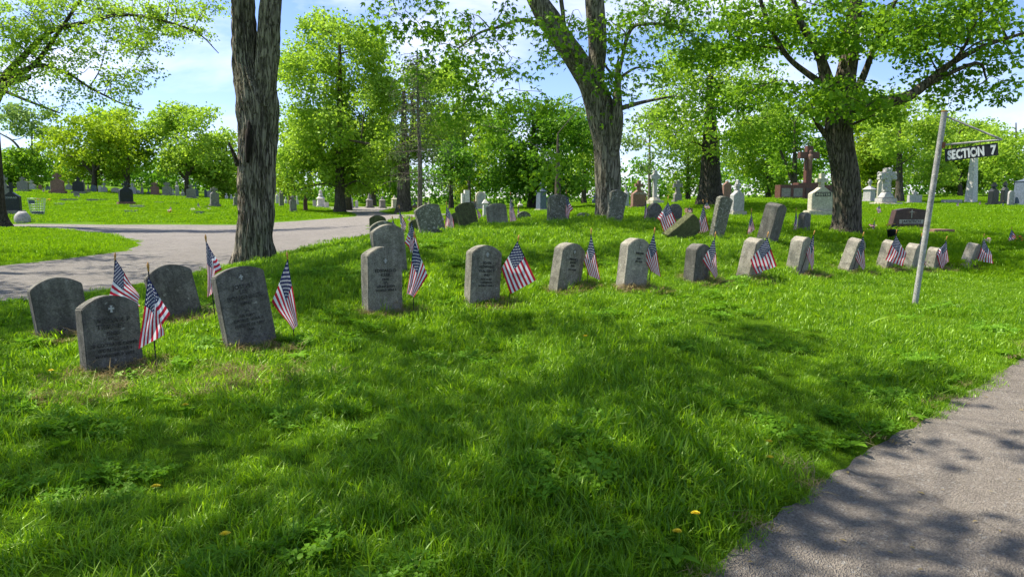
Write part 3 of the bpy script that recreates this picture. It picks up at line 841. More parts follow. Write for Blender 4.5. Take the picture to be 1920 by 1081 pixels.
can = mixc(nt, star, (0.016, 0.022, 0.085), (0.85, 0.85, 0.86))
colr = mixc(nt, canton, colr, can)
nt.links.new(colr, b.inputs['Base Color']); b.inputs['Roughness'].default_value = 0.75; b.inputs['Specular IOR Level'].default_value = 0.25
tr = nt.nodes.new('ShaderNodeBsdfTranslucent'); nt.links.new(colr, tr.inputs[0])
ms = nt.nodes.new('ShaderNodeMixShader'); ms.inputs[0].default_value = 0.45
outn = [n for n in nt.nodes if n.type == 'OUTPUT_MATERIAL'][0]
nt.links.new(b.outputs[0], ms.inputs[1]); nt.links.new(tr.outputs[0], ms.inputs[2]); nt.links.new(ms.outputs[0], outn.inputs[0])
M['flag'] = m
FLAGS = 'small American flags on sticks beside the graves'
def flag(Y, tip, foot, faces, label, group=FLAGS, tipc='gilt', detail=8, name='flag'):
    """faces: lists of four (px, py, u, v[, depth]) corners; a repeated corner makes a triangle"""
    base = at(foot[0], foot[1], Y); g = on(foot[0], Y)
    base = np.array([g.x, g.y, g.z])
    top = at(tip[0], tip[1], Y + 0.01)
    root = empty(name, Vector(base), label, 'flag', group)
    ax = Vector(top) - Vector(base)
    sr = 0.0042
    t = Tubes(); b0 = Vector(base) - ax * 0.06
    t.add([b0, b0 + (Vector(top) - b0) * 0.5, Vector(top) - ax * 0.05], [sr, sr, sr], 7)
    link('staff', t.mesh('staff'), M['staff'], root)
    t = Tubes(); a = Vector(top) - ax.normalized() * 0.055
    dr = ax.normalized()
    t.add([a, a + dr * 0.006, a + dr * 0.016, a + dr * 0.022, a + dr * 0.040, a + dr * 0.058, a + dr * 0.06], [0.0045, 0.006, 0.0045, 0.007, 0.0085, 0.002, 0.0004], 8)
    link('spear_tip', t.mesh('spear_tip'), M[tipc], root)
    V, Fq, UVs = [], [], []
    ph = random.uniform(0, 6)
    for f in faces:
        P = [np.append(at(c[0], c[1], Y - 0.012 - (c[4] if len(c) > 4 else 0)), [c[2], c[3]]) for c in f]
        o = len(V); n = detail
        for i in range(n + 1):
            for j in range(n + 1):
                s, r_ = i / n, j / n
                q = P[0] * (1 - s) * (1 - r_) + P[1] * (1 - s) * r_ + P[2] * s * r_ + P[3] * s * (1 - r_)
                u, v = q[3], q[4]
                k = min(1, (u + v) * 1.2)
                q[1] += (0.010 * math.sin(v * 9 + ph + u * 2) + 0.007 * math.sin(u * 7 + v * 5 + ph * 2)) * k
                # loose outer edges sag a little
                q[2] -= 0.010 * math.sin(math.pi * s) * math.sin(math.pi * r_)
                V.append(q[:3]); UVs.append((min(max(u, 0.001), .999), min(max(v, 0.001), .999)))
        for i in range(n):
            for j in range(n):
                a_ = o + i * (n + 1) + j
                Fq.append((a_, a_ + 1, a_ + n + 2, a_ + n + 1))
    me = np_mesh('cloth', V, Fq, 4, True, None, UVs)
    link('cloth', me, M['flag'], root)
    return root
def quad(A, B, C, D): return [[(*A, 0, 0), (*B, 0, 1), (*C, 1, 1), (*D, 1, 0)]]
def fold(A, B, Fp, C, D, uf=0.35):
    """A staff corner, B outer hoist corner, Fp fold point on the bottom edge, C and D the fly corners"""
    return [[(*A, 0, 0), (*A, 0, 0), (*Fp, uf, 1, 0.03), (*B, 0, 1, -0.01)], [(*A, 0, 0), (*Fp, uf, 1, 0.03), (*C, 1, 1, 0.01), (*D, 1, 0, 0.0)]]
flag(5.25, (216,474), (211,612), quad((217,486),(206,562),(262,575),(259,549)), 'flag with level stripes rising behind the cross medallion stone')
flag(4.3, (277,492), (294,676), fold((278,519),(318,589),(303,611),(311,626),(259,654)), 'folded flag in front of the right edge of the lower left cross medallion stone')
flag(5.35, (385,440), (405,578), fold((386,451),(417,505),(405,512),(402,545),(390,557)), 'flag with a crossed fold behind the left edge of the tall left leaning stone')
flag(5.0, (538,472), (552,642), quad((539,486),(510,565),(549,618),(560,608)), 'long kite shaped flag right of the tall left leaning stone')
flag(5.95, (777,434), (775,576), quad((777,449),(802,517),(776,557),(763,549)), 'bright flag just right of the upright stone at the road bend')
flag(8.2, (772,404), (776,490), fold((772,417),(759,455),(767,463),(771,484),(786,468)), 'flag with level upper stripes directly behind the bright flag at the road bend')
flag(10.2, (748,384), (758,452), quad((748,394),(753,436),(758,441),(762,420)), 'thin flag standing behind the speckled stone of the column')
flag(10.6, (735,405), (746,452), quad((736,413),(729,430),(745,442),(744,432)), 'small mostly hidden flag right of the speckled stone')
flag(10.3, (837,378), (841,438), quad((837,386),(849,408),(852,427),(834,432)), 'flag at the right edge of the broad pitted stone on the crest')
flag(10.9, (823,386), (831,434), quad((824,394),(833,412),(830,420),(823,412)), 'sliver of a flag peeking from behind the broad pitted stone')
flag(11.8, (889,374), (895,424), quad((889,382),(894,394),(897,412),(903,404)), 'flag peeking out right of the stained left leaning stone')
flag(11.5, (957,360), (963,424), quad((957,370),(955,394),(956,416),(969,413)), 'upright flag right of the streaked stone on the crest')
flag(13.4, (972,383), (975,414), quad((972,389),(970,398),(973,404),(975,401)), 'dark little flag above the very low round topped stone')
flag(11.3, (1061,357), (1068,420), fold((1061,367),(1075,392),(1069,397),(1065,413),(1061,404)), 'bunched flag on the right side of the upright lichen spotted stone')
flag(12.0, (1158,400), (1160,420), quad((1158,404),(1153,413),(1158,418),(1161,414)), 'tiny flag low at the foot of the forked tree')
flag(6.6, (973,441), (953,563), quad((970,452),(940,503),(957,551),(1005,525)), 'widest spread flag, right of the upright stone with the round cross emblem')
flag(7.0, (1109,428), (1100,542), quad((1109,440),(1095,490),(1104,516),(1126,525)), 'tall narrow flag close right of the third grey stone from the road bend')
flag(7.0, (1228,427), (1216,534), quad((1226,437),(1208,485),(1221,508),(1239,519)), 'flag with a ragged fold right of the lichen mottled pale stone')
flag(7.8, (1342,435), (1327,530), quad((1340,446),(1317,488),(1341,522),(1346,514)), 'narrow flag before the dark stone below the fallen one')
flag(8.0, (1441,435), (1414,523), quad((1439,446),(1407,487),(1417,513),(1457,499)), 'broad flag with vertical stripes covering a pale sided stone')
flag(9.0, (1528,432), (1500,505), quad((1526,441),(1512,475),(1522,508),(1527,488)), 'thin limp flag on a slanting stick right of the smooth pale grey stone')
flag(9.5, (1620,435), (1598,510), quad((1619,444),(1600,478),(1618,507),(1623,500)), 'flag right of the strongly right leaning stone below the maple')
flag(10.1, (1682,430), (1666,504), quad((1680,441),(1699,474),(1693,499),(1659,487)), 'wide spread flag in front of the black flower pot, left of the sign pole')
flag(10.9, (1729,437), (1713,508), quad((1728,447),(1720,474),(1736,497),(1733,480)), 'flag partly hidden behind the leaning sign pole')
flag(11.1, (1776,443), (1756,510), fold((1775,452),(1752,476),(1757,481),(1765,505),(1778,490)), 'crossed fold flag right of the short stone by the sign pole')
flag(11.8, (1846,438), (1828,502), quad((1845,448),(1860,479),(1863,494),(1832,488)), 'last flag of the front row, right of the steeply leaning white topped stone')
flag(10.4, (1253,368), (1246,450), fold((1253,379),(1232,409),(1237,413),(1246,438),(1272,425), 0.4), 'large crossed flag between the two dark narrow stones')
flag(10.2, (1243,428), (1247,455), quad((1243,434),(1236,445),(1243,453),(1247,447)), 'small faded flag left of the fallen stone')
flag(12.2, (1211,370), (1208,421), quad((1211,379),(1208,399),(1207,418),(1214,398)), 'slim flag at the left edge of the left dark narrow stone')
flag(10.8, (1318,374), (1326,449), quad((1319,384),(1308,424),(1310,440),(1330,432)), 'flag left of the tallest mottled stone of the back row')
flag(10.8, (1409,391), (1407,448), quad((1409,399),(1402,430),(1402,444),(1415,430)), 'slim flag left of the wide dark tilted stone')
flag(12.4, (1493,390), (1488,441), quad((1493,397),(1496,416),(1492,440),(1485,440)), 'slim flag left of the small dark stone by the maple trunk')
flag(23.0, (1293,385), (1293,404), quad((1293,388),(1290,395),(1294,402),(1298,398)), 'little flag against a small pinkish marker beyond the mound')
flag(20.0, (1326,376), (1322,410), quad((1326,379),(1320,386),(1324,392),(1332,390)), 'pale pink and white flag above the grass left of the tallest mottled stone')
flag(24, (768,404), (768,420), quad((768,406),(764,412),(766,417),(771,416)), 'faded little flag on the far grass behind the column of stones, the left one', detail=4)
flag(24, (781,403), (780,420), quad((781,405),(777,414),(781,416),(784,414)), 'faded little flag on the far grass behind the column of stones, the right one', detail=4)
flag(25.0, (1650,381), (1645,403), quad((1649,385),(1643,391),(1646,400),(1653,397)), 'small flag in front of the ornate pale cross')
flag(17.0, (1640,409), (1636,441), quad((1640,414),(1634,430),(1637,438),(1640,437)), 'little flag with pink flowers left of the polished brown headstone')
flag(37.0, (1797,374), (1793,392), quad((1796,377),(1792,388),(1795,390),(1798,384)), 'tiny flag before the long low grey block', detail=4)
flag(39.0, (1838,374), (1838,386), quad((1838,376),(1835,383),(1837,384),(1840,384)), 'tiny white flag just right of the obelisk', detail=4)
flag(36.0, (1881,376), (1880,397), quad((1881,379),(1875,393),(1880,393),(1884,391)), 'tiny pale flag before the grey tablets at far right', detail=4)
flag(15.0, (1897,425), (1896,457), quad((1897,430),(1888,455),(1895,457),(1906,443)), 'dark flag beside orange flowers at the right edge')
flag(47.0, (229,376), (226,396), quad((229,378),(227,385),(228,390),(232,389)), 'tiny pale flag at the foot of the rough sided dark monument on the left lawn', detail=4)
flag(37.0, (320,384), (319,404), quad((320,386),(318,391),(319,394),(322,392)), 'tiny flag above a bunch of flowers on the left lawn', detail=4)
flag(41.0, (371,377), (374,395), quad((371,379),(370,389),(373,393),(377,391)), 'tiny grey striped flag on the left lawn nearest the shaggy trunk', detail=4)
flag(48.0, (147,362), (150,376), quad((147,363),(147,368),(150,373),(152,371)), 'tiny flag on the left lawn before the black urn monument', detail=4)
flag(55.0, (82,350), (82,364), quad((82,351),(78,361),(82,362),(85,361)), 'tiny white flag on the left lawn left of the brown cross monument', detail=4)

# ------------------------------------------------------------------ larger monuments
MON = 'gravestones on the far lawns'
def mon(name, px, Y, label, yaw=20, group=MON, cat='gravestone'):
    p = on(px, Y)
    return empty(name, p, label, cat, group, Matrix.Rotation(R(yaw), 4, 'Z').to_quaternion()), Y / F
def put(root, name, me, mat, loc=(0, 0, 0)):
    o = link(name, me, M[mat], root, False); o.location = loc; return o
def base_block(root, w, d, h, mat, rough=0.015, z=-0.25):
    put(root, 'base', outline_mesh('base', box_pts(w, z, h), d, bevel=0.02, rough=rough, cuts=2 if rough else 0), mat)
def tablet(px, Y, w, h, mat, label, top='arch', base=True, yaw=25, d=None, name='gravestone', basem=None):
    root, s = mon(name, px, Y, label, yaw)
    w *= s; h *= s; d = d or max(0.12, w * 0.3)
    bh = 0.2 * h if base else 0
    if base: base_block(root, w * 1.35, d * 1.9, bh, basem or mat, 0.012)
    z0 = bh - 0.003 if base else -0.2
    if top == 'arch': pts = arch_pts(w, h, w * 0.18, 10, z0)
    elif top == 'round': pts = round_pts(w, h, 14, z0)
    elif top == 'gable': pts = [(-w / 2, z0), (w / 2, z0), (w / 2, h * 0.82), (0, h), (-w / 2, h * 0.82)]
    elif top == 'flat': pts = box_pts(w, z0, h)
    elif top == 'shoulder': pts = [(-w / 2, z0), (w / 2, z0), (w / 2, h * 0.8), (w * 0.4, h * 0.84), (w * 0.3, h * 0.95), (0, h), (-w * 0.3, h * 0.95), (-w * 0.4, h * 0.84), (-w / 2, h * 0.8)]
    put(root, 'die', outline_mesh('die', pts, d, bevel=0.012), mat)
    return root, w, h, d, bh
def cross_stone(px, Y, w, h, mat, label, yaw=25, die=0.55, cw=0.7, base=True, flare=1.15, name='cross_gravestone', basem=None, ring=False, d=None, rough=0.0):
    """die with sloping shoulders that carries a stone cross"""
    root, s = mon(name, px, Y, label, yaw)
    w *= s; h *= s; d = d or w * 0.42
    bh = 0.14 * h if base else 0
    if base: base_block(root, w * 1.3, d * 1.7, bh, basem or mat, 0.02)
    z0 = bh - 0.003 if base else -0.2
    zd = bh + (h - bh) * die; zs = zd + (h - zd) * 0.28; t = w * cw * 0.32
    pts = [(-w / 2, z0), (w / 2, z0), (w / 2, zd * 0.96), (w * 0.44, zd), (w * 0.26, zd + (zs - zd) * 0.45), (t * 0.62, zs), (-t * 0.62, zs), (-w * 0.26, zd + (zs - zd) * 0.45), (-w * 0.44, zd), (-w / 2, zd * 0.96)]
    put(root, 'die', outline_mesh('die', pts, d, bevel=0.012, rough=rough, cuts=2 if rough else 0), mat)
    put(root, 'cross', outline_mesh('cross', cross_pts(w * cw, zs - 0.004, h, t, 0.5, flare), d * 0.6, bevel=0.01, rough=rough * .5, cuts=1 if rough else 0), mat)
    return root, w, h, d, zd, bh
def pillar(px, Y, w, h, mat, label, yaw=25, cap='cross', shaft=0.6, name='pillar_monument', basem=None, lip=1.15):
    root, s = mon(name, px, Y, label, yaw)
    w *= s; h *= s
    bh = 0.1 * h
    base_block(root, w * 1.35, w * 1.35, bh, basem or mat, 0.015)
    zt = bh + (h - bh) * shaft
    put(root, 'shaft', frustum_mesh('shaft', w, w * 0.9, bh - 0.003, zt, bevel=0.01), mat)
    put(root, 'cap', frustum_mesh('cap', w * lip, w * 0.34, zt - 0.004, zt + (h - zt) * 0.34, bevel=0.012), mat)
    zc = zt + (h - zt) * 0.34 - 0.006
    if cap == 'cross': put(root, 'cross', outline_mesh('cross', cross_pts(w * 0.62, zc, h, w * 0.2, 0.6, 1.1), w * 0.2, bevel=0.008), mat)
    elif cap == 'ball': put(root, 'ball', lathe_mesh('ball', [(0.001, zc)] + [(w * 0.3 * math.sin(math.pi * k / 8), zc + (h - zc) * (1 - math.cos(math.pi * k / 8)) / 2) for k in range(1, 9)], 12), mat)
    elif cap == 'urn':
        H = h - zc
        put(root, 'urn', lathe_mesh('urn', [(w * .12, zc), (w * .08, zc + H * .2), (w * .24, zc + H * .45), (w * .27, zc + H * .65), (w * .16, zc + H * .75), (w * .2, zc + H * .8), (w * .06, zc + H * .93), (0.002, h)], 12), mat)
    elif cap == 'spire': put(root, 'spire', frustum_mesh('spire', w * 0.5, w * 0.12, zc, h - w * 0.1, bevel=0.006, point=w * 0.1), mat)
    elif cap == 'statue':
        H = h - zc
        pr = [(w * .34, 0), (w * .30, .12), (w * .24, .35), (w * .20, .5), (w * .26, .62), (w * .24, .72), (w * .09, .78), (w * .12, .86), (w * .11, .94), (0.003, 1)]
        put(root, 'figure', lathe_mesh('figure', [(r, zc + z * H) for r, z in pr], 12), mat)
    return root
# left lawn, nearest first
r_, w_, h_, d_, zd_, bh_ = cross_stone(25, 34, 27, 60, 'black', 'large black arched monument with cross on a wide rough base at far left', yaw=14, die=0.52, cw=0.45, basem='granite_mid')
letters(r_, [('CONRAD', 0.11, zd_ * 0.86, 0)], w_, d_, None, h_, 'letter_pale')
cross_stone(237, 42, 22, 44, 'black', 'dark monument with rough lit side, standing alone before the row on the left lawn', yaw=42, die=0.6, cw=0.5, basem='brown', rough=0.03)
cross_stone(403, 43, 15, 37, 'granite_mid', 'tall rough sided grey pillar stone standing forward on the left lawn, nearest the shaggy trunk', yaw=42, die=0.62, cw=0.8, rough=0.03)
cross_stone(109, 53, 21, 38, 'brown', 'large brown granite monument with a thick cross on the left lawn', yaw=18, die=0.55, cw=0.62, basem='brown')
cross_stone(10, 45, 16, 48, 'granite_mid', 'grey cross monument half hidden behind the black arched one', yaw=20, die=0.5, cw=0.8)
cross_stone(44, 55, 18, 28, 'granite_mid', 'square shouldered grey stone with a worn cross, near the left edge', yaw=16, die=0.6, cw=0.5, basem='granite_mid')
cross_stone(60, 59, 14, 19, 'granite', 'low grey stone with a small thin cross beside the square shouldered one', yaw=10, die=0.4, cw=0.5)
tablet(76, 58, 6, 11, 'brown', 'tiny brownish stone left of the little white flag', 'round', False)
tablet(91, 58, 9, 9, 'slate', 'small arched bluish stone left of the brown cross monument', 'round', False)
tablet(97, 57, 4, 14, 'white', 'slim white post stone touching the brown cross monument', 'flat', False)
cross_stone(130, 60, 11, 20, 'granite', 'light grey stone with a small cross right of the brown cross monument', yaw=16, die=0.5, cw=0.55, base=False)
cross_stone(148, 54, 18, 31, 'black', 'black square monument with a dark finial on the left lawn', yaw=16, die=0.62, cw=0.4, basem='granite_mid')
tablet(144, 49, 9, 8, 'granite_mid', 'low grey block in front of the black square monument', 'flat', False)
pillar(157, 58, 6, 22, 'cream', 'pale post with a ball top right of the black square monument', cap='ball', shaft=.7)
pillar(166, 55, 6, 17, 'granite_mid', 'little grey statue stone left of the bluish shouldered stone', cap='statue', shaft=.35)
tablet(176, 58, 10, 14, 'slate', 'dark bluish shouldered stone at the foot of a tree on the left lawn', 'shoulder', False)
tablet(188, 58, 6, 13, 'white', 'slim white stone right of the bluish shouldered stone', 'flat', False)
cross_stone(196, 58, 10, 19, 'granite', 'pale grey stone with a cross, left of the beige block', yaw=16, die=0.5, cw=0.6, base=False)
tablet(217, 58, 14, 11, 'cream', 'wide beige block on the left lawn', 'arch', False)
cross_stone(249, 57, 13, 22, 'granite', 'grey shouldered cross stone just right of the rough sided dark monument', yaw=16, die=0.55, cw=0.55, base=False)
tablet(259, 58, 8, 9, 'white', 'white stone with a sloping top right of the dark monument', 'gable', False)
pillar(267, 57, 5, 21, 'granite_mid', 'slender grey pillar with a cross on the left lawn', cap='cross', shaft=.5)
cross_stone(279, 60, 7, 12, 'slate', 'tiny dark cross stone between the slender pillar and a brown stone', yaw=16, die=0.35, cw=0.6, base=False)
cross_stone(291, 57, 14, 25, 'brown', 'brown stone with a stout cross in the middle of the left lawn row', yaw=18, die=0.6, cw=0.75)
cross_stone(314, 56, 16, 27, 'granite_mid', 'grey green stone with a flared cross, right of the brown stout cross', yaw=18, die=0.6, cw=0.65, flare=1.4)
cross_stone(325, 60, 6, 13, 'white', 'tiny white cross between two larger cross stones', yaw=10, die=0.4, cw=0.9, base=False)
pillar(333, 57, 7, 29, 'granite', 'slim light pillar with an urn and spire on the left lawn', cap='urn', shaft=.62)
pillar(343, 58, 7, 15, 'granite', 'short pale stone with a pointed top right of the urn pillar', cap='spire', shaft=.4)
cross_stone(359, 52, 17, 28, 'granite_mid', 'grey square stone on a rough base with a worn cross, before leaning tree', yaw=24, die=0.62, cw=0.55)
cross_stone(368, 58, 9, 26, 'slate', 'dark shape with a cross behind the grey square stone', yaw=20, die=0.55, cw=0.6, base=False)
pillar(386, 60, 5, 18, 'slate', 'slim bluish pillar left of two pale stones near the shaggy trunk', cap='spire', shaft=.75)
tablet(393, 60, 8, 15, 'granite', 'pale stone behind the forward rough grey pillar stone', 'arch', False)
pillar(425, 58, 6, 13, 'white', 'tiny white pillar stone between the rough grey pillar and the shaggy trunk, left one', cap='cross', shaft=.45)
pillar(434, 58, 5, 11, 'white', 'tiny white pillar stone between the rough grey pillar and the shaggy trunk, right one', cap='ball', shaft=.5)
cross_stone(443, 46, 9, 24, 'granite_mid', 'rough grey stone touching the left side of the shaggy trunk', yaw=40, die=0.6, cw=0.6)
# flat markers
def marker(px, Y, w, mat, label, d=0.4):
    root = tag(link('flat_marker', outline_mesh('flat_marker', box_pts(w * Y / F, -0.1, 0.10), d, bevel=0.01), M[mat]), label, 'grave marker', 'flat markers in the grass')
    p = on(px, Y); root.location = p; root.rotation_euler = (0, 0, R(8))
marker(130, 46, 26, 'granite_mid', 'broad flat marker below the black square monument')
marker(183, 46, 34, 'granite_mid', 'long thin flat marker left of the rough sided dark monument')
marker(112, 43, 16, 'white', 'whitish flat marker below the brown cross monument')
marker(258, 41, 24, 'cream', 'flat marker just below the rough sided dark monument')
marker(298, 44, 14, 'granite', 'pale flat marker in the middle of the left lawn')
marker(328, 44, 12, 'slate', 'dark flat marker in the middle of the left lawn')
marker(385, 42, 12, 'granite_mid', 'small flat marker right of the grey striped flag')
marker(374, 38, 14, 'slate', 'dark flat marker beside a pale bouquet')
marker(248, 38, 22, 'granite', 'flat pale marker in the tree shade on the left lawn')
marker(1757, 17.2, 42, 'brown', 'flat reddish marker behind the leaning sign pole', 0.5)
# centre
pillar(520, 62, 5, 24, 'white', 'white pillar with a cross just right of the shaggy trunk', cap='cross', shaft=.6)
pillar(528, 50, 8, 30, 'granite_mid', 'dark grey square pillar right of the white cross pillar', cap='ball', shaft=.88, lip=1.05)
pillar(536, 62, 5, 16, 'white', 'small white pointed stone between two darker pillars', cap='spire', shaft=.4)
cross_stone(550, 43, 12, 32, 'granite_mid', 'rough faced grey stone in the foreground of the island lawn by the bend', yaw=40, die=0.68, cw=0.6, rough=0.03)
tablet(543, 56, 4, 18, 'brown', 'thin brownish post left behind the rough faced grey stone', 'flat', False)
tablet(558, 62, 4, 20, 'white', 'thin white post right behind the rough faced grey stone', 'gable', False)
pillar(573, 46, 7, 31, 'red', 'dark reddish pillar with a pointed top on the island lawn', cap='spire', shaft=.72)
tablet(590, 60, 6, 13, 'granite', 'light grey tablet left of the tall white statue monument', 'flat', False)
r = pillar(602, 62, 13, 33, 'white', 'tall white monument with a statue by the road under the bright tree', cap='statue', shaft=.42)
tablet(613, 61, 7, 10, 'white', 'white block beside the tall white statue monument', 'flat', False)
pillar(631, 60, 5, 24, 'cream', 'pale slender pillar touching the left side of the twin trunks', cap='ball', shaft=.72)
pillar(657, 62, 9, 32, 'granite', 'blue grey statue monument right of the twin trunks', cap='statue', shaft=.42)
tablet(669, 62, 5, 14, 'white', 'narrow white stone at the road edge right of the twin trunks', 'round', False)
pillar(693, 63, 11, 29, 'granite_mid', 'grey monument with a tapering spire where the road disappears', cap='spire', shaft=.4)
pillar(717, 62, 10, 22, 'granite_mid', 'grey capped monument left of the dark leaning stem', cap='spire', shaft=.6)
pillar(740, 60, 10, 25, 'cream', 'beige monument with a peaked cap left of the large dark trunk', cap='spire', shaft=.66)
tablet(748, 60, 6, 16, 'white', 'pale tablet between the peaked beige monument and the large dark trunk', 'flat', False)
cross_stone(778, 58, 8, 18, 'slate', 'pale bluish cross left of the straight conifer trunk', die=0.4, cw=0.9, base=False)
tablet(776, 54, 14, 8, 'brown', 'low brownish block between the dark trunk and the conifer', 'flat', False)
tablet(800, 58, 9, 12, 'granite_mid', 'grey block right of the conifer trunk', 'flat', False)
pillar(804, 57, 4, 17, 'cream', 'thin pale post with a small statue right of the conifer trunk', cap='statue', shaft=.5)
tablet(845, 50, 9, 9, 'brown', 'small reddish stone under the round dark tree', 'gable', False)
# stepped white monument
root, s = mon('stepped_monument', 873, 36, 'stepped white monument with two square columns left of the tall arched tablet', 16)
base_block(root, 18 * s, 0.5, 0.1, 'white', 0.0)
put(root, 'tall_column', outline_mesh('c', box_pts(9 * s, 0.09, 37 * s), 0.34, bevel=0.012), 'white', (2.2 * s, 0, 0))
put(root, 'short_column', outline_mesh('c', box_pts(5 * s, 0.09, 31 * s), 0.3, bevel=0.012), 'white', (-5.2 * s, 0, 0))
put(root, 'plinth', outline_mesh('c', box_pts(6 * s, 0.09, 13 * s), 0.16, bevel=0.012), 'cream', (2.4 * s, -0.27, 0))
root, s = mon('arched_monument', 901, 36, 'tall arched grey tablet with low wings, framed in pale stone', 12)
base_block(root, 38 * s, 0.5, 0.12, 'granite', 0)
put(root, 'frame', outline_mesh('f', round_pts(18 * s, 34 * s, 16, 0.1), 0.3, bevel=0.02), 'cream')
put(root, 'tablet', outline_mesh('t', round_pts(13 * s, 31 * s, 16, 0.25), 0.06, y0=-0.2, bevel=0.01), 'granite')
for sx in (-1, 1): put(root, 'wing', outline_mesh('w', box_pts(9 * s, 0.1, 16 * s), 0.24, bevel=0.015), 'granite_mid', (sx * 13.7 * s, 0.02, 0))
pillar(910, 22.5, 9, 50, 'white', 'slender pale pillar with an open cross top, just beyond the crest', yaw=12, cap='cross', shaft=.52, lip=1.4)
pillar(960, 50, 7, 16, 'white', 'small white urn stone in the deep tree shade, left of another', cap='urn', shaft=.45)
pillar(975, 52, 8, 14, 'white', 'small white peaked stone in the deep tree shade', cap='spire', shaft=.35)
r = pillar(1015, 34, 15, 55, 'slate', 'blue grey pillar monument with a pale cap and cross on a rough base', yaw=32, cap='cross', shaft=.66, basem='cream', lip=1.12)
cross_stone(1115, 58, 10, 17, 'slate', 'dark cross stone far behind, left of the forked tree', die=0.5, cw=0.7, base=False)
# right of the forked tree
pillar(1173, 42, 9, 42, 'granite', 'pale grey pillar with a cross right beside the forked tree', cap='cross', shaft=.55)
r_, w_, h_, d_, zd_, bh_ = cross_stone(1197, 35, 27, 55, 'brown', 'brown granite monument with a name band and stout cross right of the forked tree', yaw=14, die=0.50, cw=0.58, basem='brown', rough=0.0)
letters(r_, [('PATTON', 0.13, zd_ * 0.93, 0)], w_, d_, None, h_, 'letter_pale')
# celtic cross
def ring_mesh(r0, r1, d, z, n=28):
    bm = bmesh.new(); vs = []
    for y in (-d / 2, d / 2):
        for r in (r0, r1): vs.append([bm.verts.new((r * math.cos(2 * math.pi * i / n), y, z + r * math.sin(2 * math.pi * i / n))) for i in range(n)])
    for i in range(n):
        k = (i + 1) % n
        for a, b_ in ((0, 1), (1, 3), (3, 2), (2, 0)): bm.faces.new((vs[a][i], vs[a][k], vs[b_][k], vs[b_][i]))
    return bm_mesh(bm, 'ring', False)
root, s = mon('celtic_cross', 1227, 43, 'tall slender pale ringed cross on a square plinth against the sky gap', 22)
base_block(root, 24 * s, 0.9, 9 * s, 'cream', 0.0)
put(root, 'plinth', frustum_mesh('p', 17 * s, 12 * s, 9 * s - 0.004, 14 * s), 'cream')
put(root, 'cross', outline_mesh('x', cross_pts(19 * s, 14 * s - 0.005, 64 * s, 6.5 * s, 0.76, 1.1), 0.2, bevel=0.02), 'granite')
put(root, 'ring', ring_mesh(4.9 * s, 7.0 * s, 0.13, 52 * s), 'granite')
cross_stone(1270, 46, 15, 41, 'granite_mid', 'rustic grey cross monument on stepped base left of the large dark trunk', yaw=20, die=0.30, cw=1.25, flare=1.3, rough=0.03)
r_, w_, h_, d_, zd_, bh_ = cross_stone(1381, 26, 26, 66, 'granite', 'grey monument with a white cross behind the tallest mottled stone', yaw=26, die=0.54, cw=0.5, basem='cream')
tablet(1362, 44, 18, 36, 'brown', 'pinkish peaked stone behind the grey monument with a white cross', 'gable', False)
r_, w_, h_, d_, zd_, bh_ = cross_stone(1537, 24.5, 41, 79, 'cream', 'cream limestone monument with a dark name band and cross, left of the maple trunk', yaw=2, die=0.48, cw=0.52, basem='cream', rough=0.0)
me = text_mesh('REGTER', 0.128, 0.004, 0.005, 1.08)
put(r_, 'name_band', outline_mesh('n', box_pts(w_ * 0.72, zd_ * 0.84, zd_ * 0.84 + 0.15), 0.008, y0=-d_ / 2 - 0.006, bevel=0), 'letter_dark')
o = link('lettering', join_meshes([(me, Matrix.Translation((0, -d_ / 2 - 0.009, zd_ * 0.84 + 0.03)) @ UPRIGHT)], 'lettering'), M['cream'], r_, False)
# crucifix wall
root, s = mon('crucifix_memorial', 1512, 45, 'huge brown crucifix rising from a dark red memorial wall with grey panels', 8, cat='memorial')
wl = 116 * s
base_block(root, wl * 1.06, 1.3, 0.10, 'red', 0)
put(root, 'wall', outline_mesh('w', [(-wl / 2, 0.09), (wl / 2, 0.09), (wl / 2, 27 * s), (wl * 0.18, 27 * s), (wl * 0.18, 31 * s), (-wl * 0.2, 31 * s), (-wl * 0.2, 27 * s), (-wl / 2, 27 * s)], 0.7, bevel=0.02), 'red')
for k in range(5):
    put(root, 'panel', outline_mesh('p', box_pts(wl * 0.15, 5 * s, 21 * s), 0.05, y0=-0.385, bevel=0.01), 'granite_mid' if k in (0, 1) else 'mahogany', (-wl * 0.405 + k * wl * 0.2025, 0, 0))
put(root, 'cross', outline_mesh('x', cross_pts(38 * s, 31 * s - 0.005, 98 * s, 11.5 * s, 0.75, 1.0), 0.36, bevel=0.02), 'red')
put(root, 'corpus', lathe_mesh('c', [(0.02, 52 * s), (0.09, 58 * s), (0.11, 68 * s), (0.16, 78 * s), (0.15, 82 * s), (0.05, 84 * s), (0.10, 86 * s), (0.09, 89 * s), (0.004, 91 * s)], 10), 'brown', (0, -0.2, 0))
tablet(1608, 50, 11, 16, 'brown', 'pinkish rounded stone just right of the maple trunk', 'arch', False)
pillar(1629, 42, 16, 43, 'granite', 'square pale pillar with a peaked cap and white cross right of the maple trunk', yaw=30, cap='cross', shaft=.52, lip=1.2)
root, s = mon('ornate_cross', 1660, 37, 'large ornate pale stone cross draped with carving on a rocky base', 10)
put(root, 'base', outline_mesh('b', box_pts(46 * s, -0.25, 5.5 * s), 1.0, bevel=0.04, rough=0.05, cuts=3), 'cream')
put(root, 'plinth', outline_mesh('p', box_pts(31 * s, 5.4 * s, 14 * s), 0.62, bevel=0.03), 'granite')
put(root, 'mound', frustum_mesh('m', 26 * s, 14 * s, 14 * s - 0.004, 25 * s, 0.5, 0.35, bevel=0.05), 'granite')
put(root, 'cross', outline_mesh('x', cross_pts(35 * s, 24 * s, 69 * s, 12 * s, 0.68, 1.25), 0.3, bevel=0.04, rough=0.05, cuts=3), 'granite')
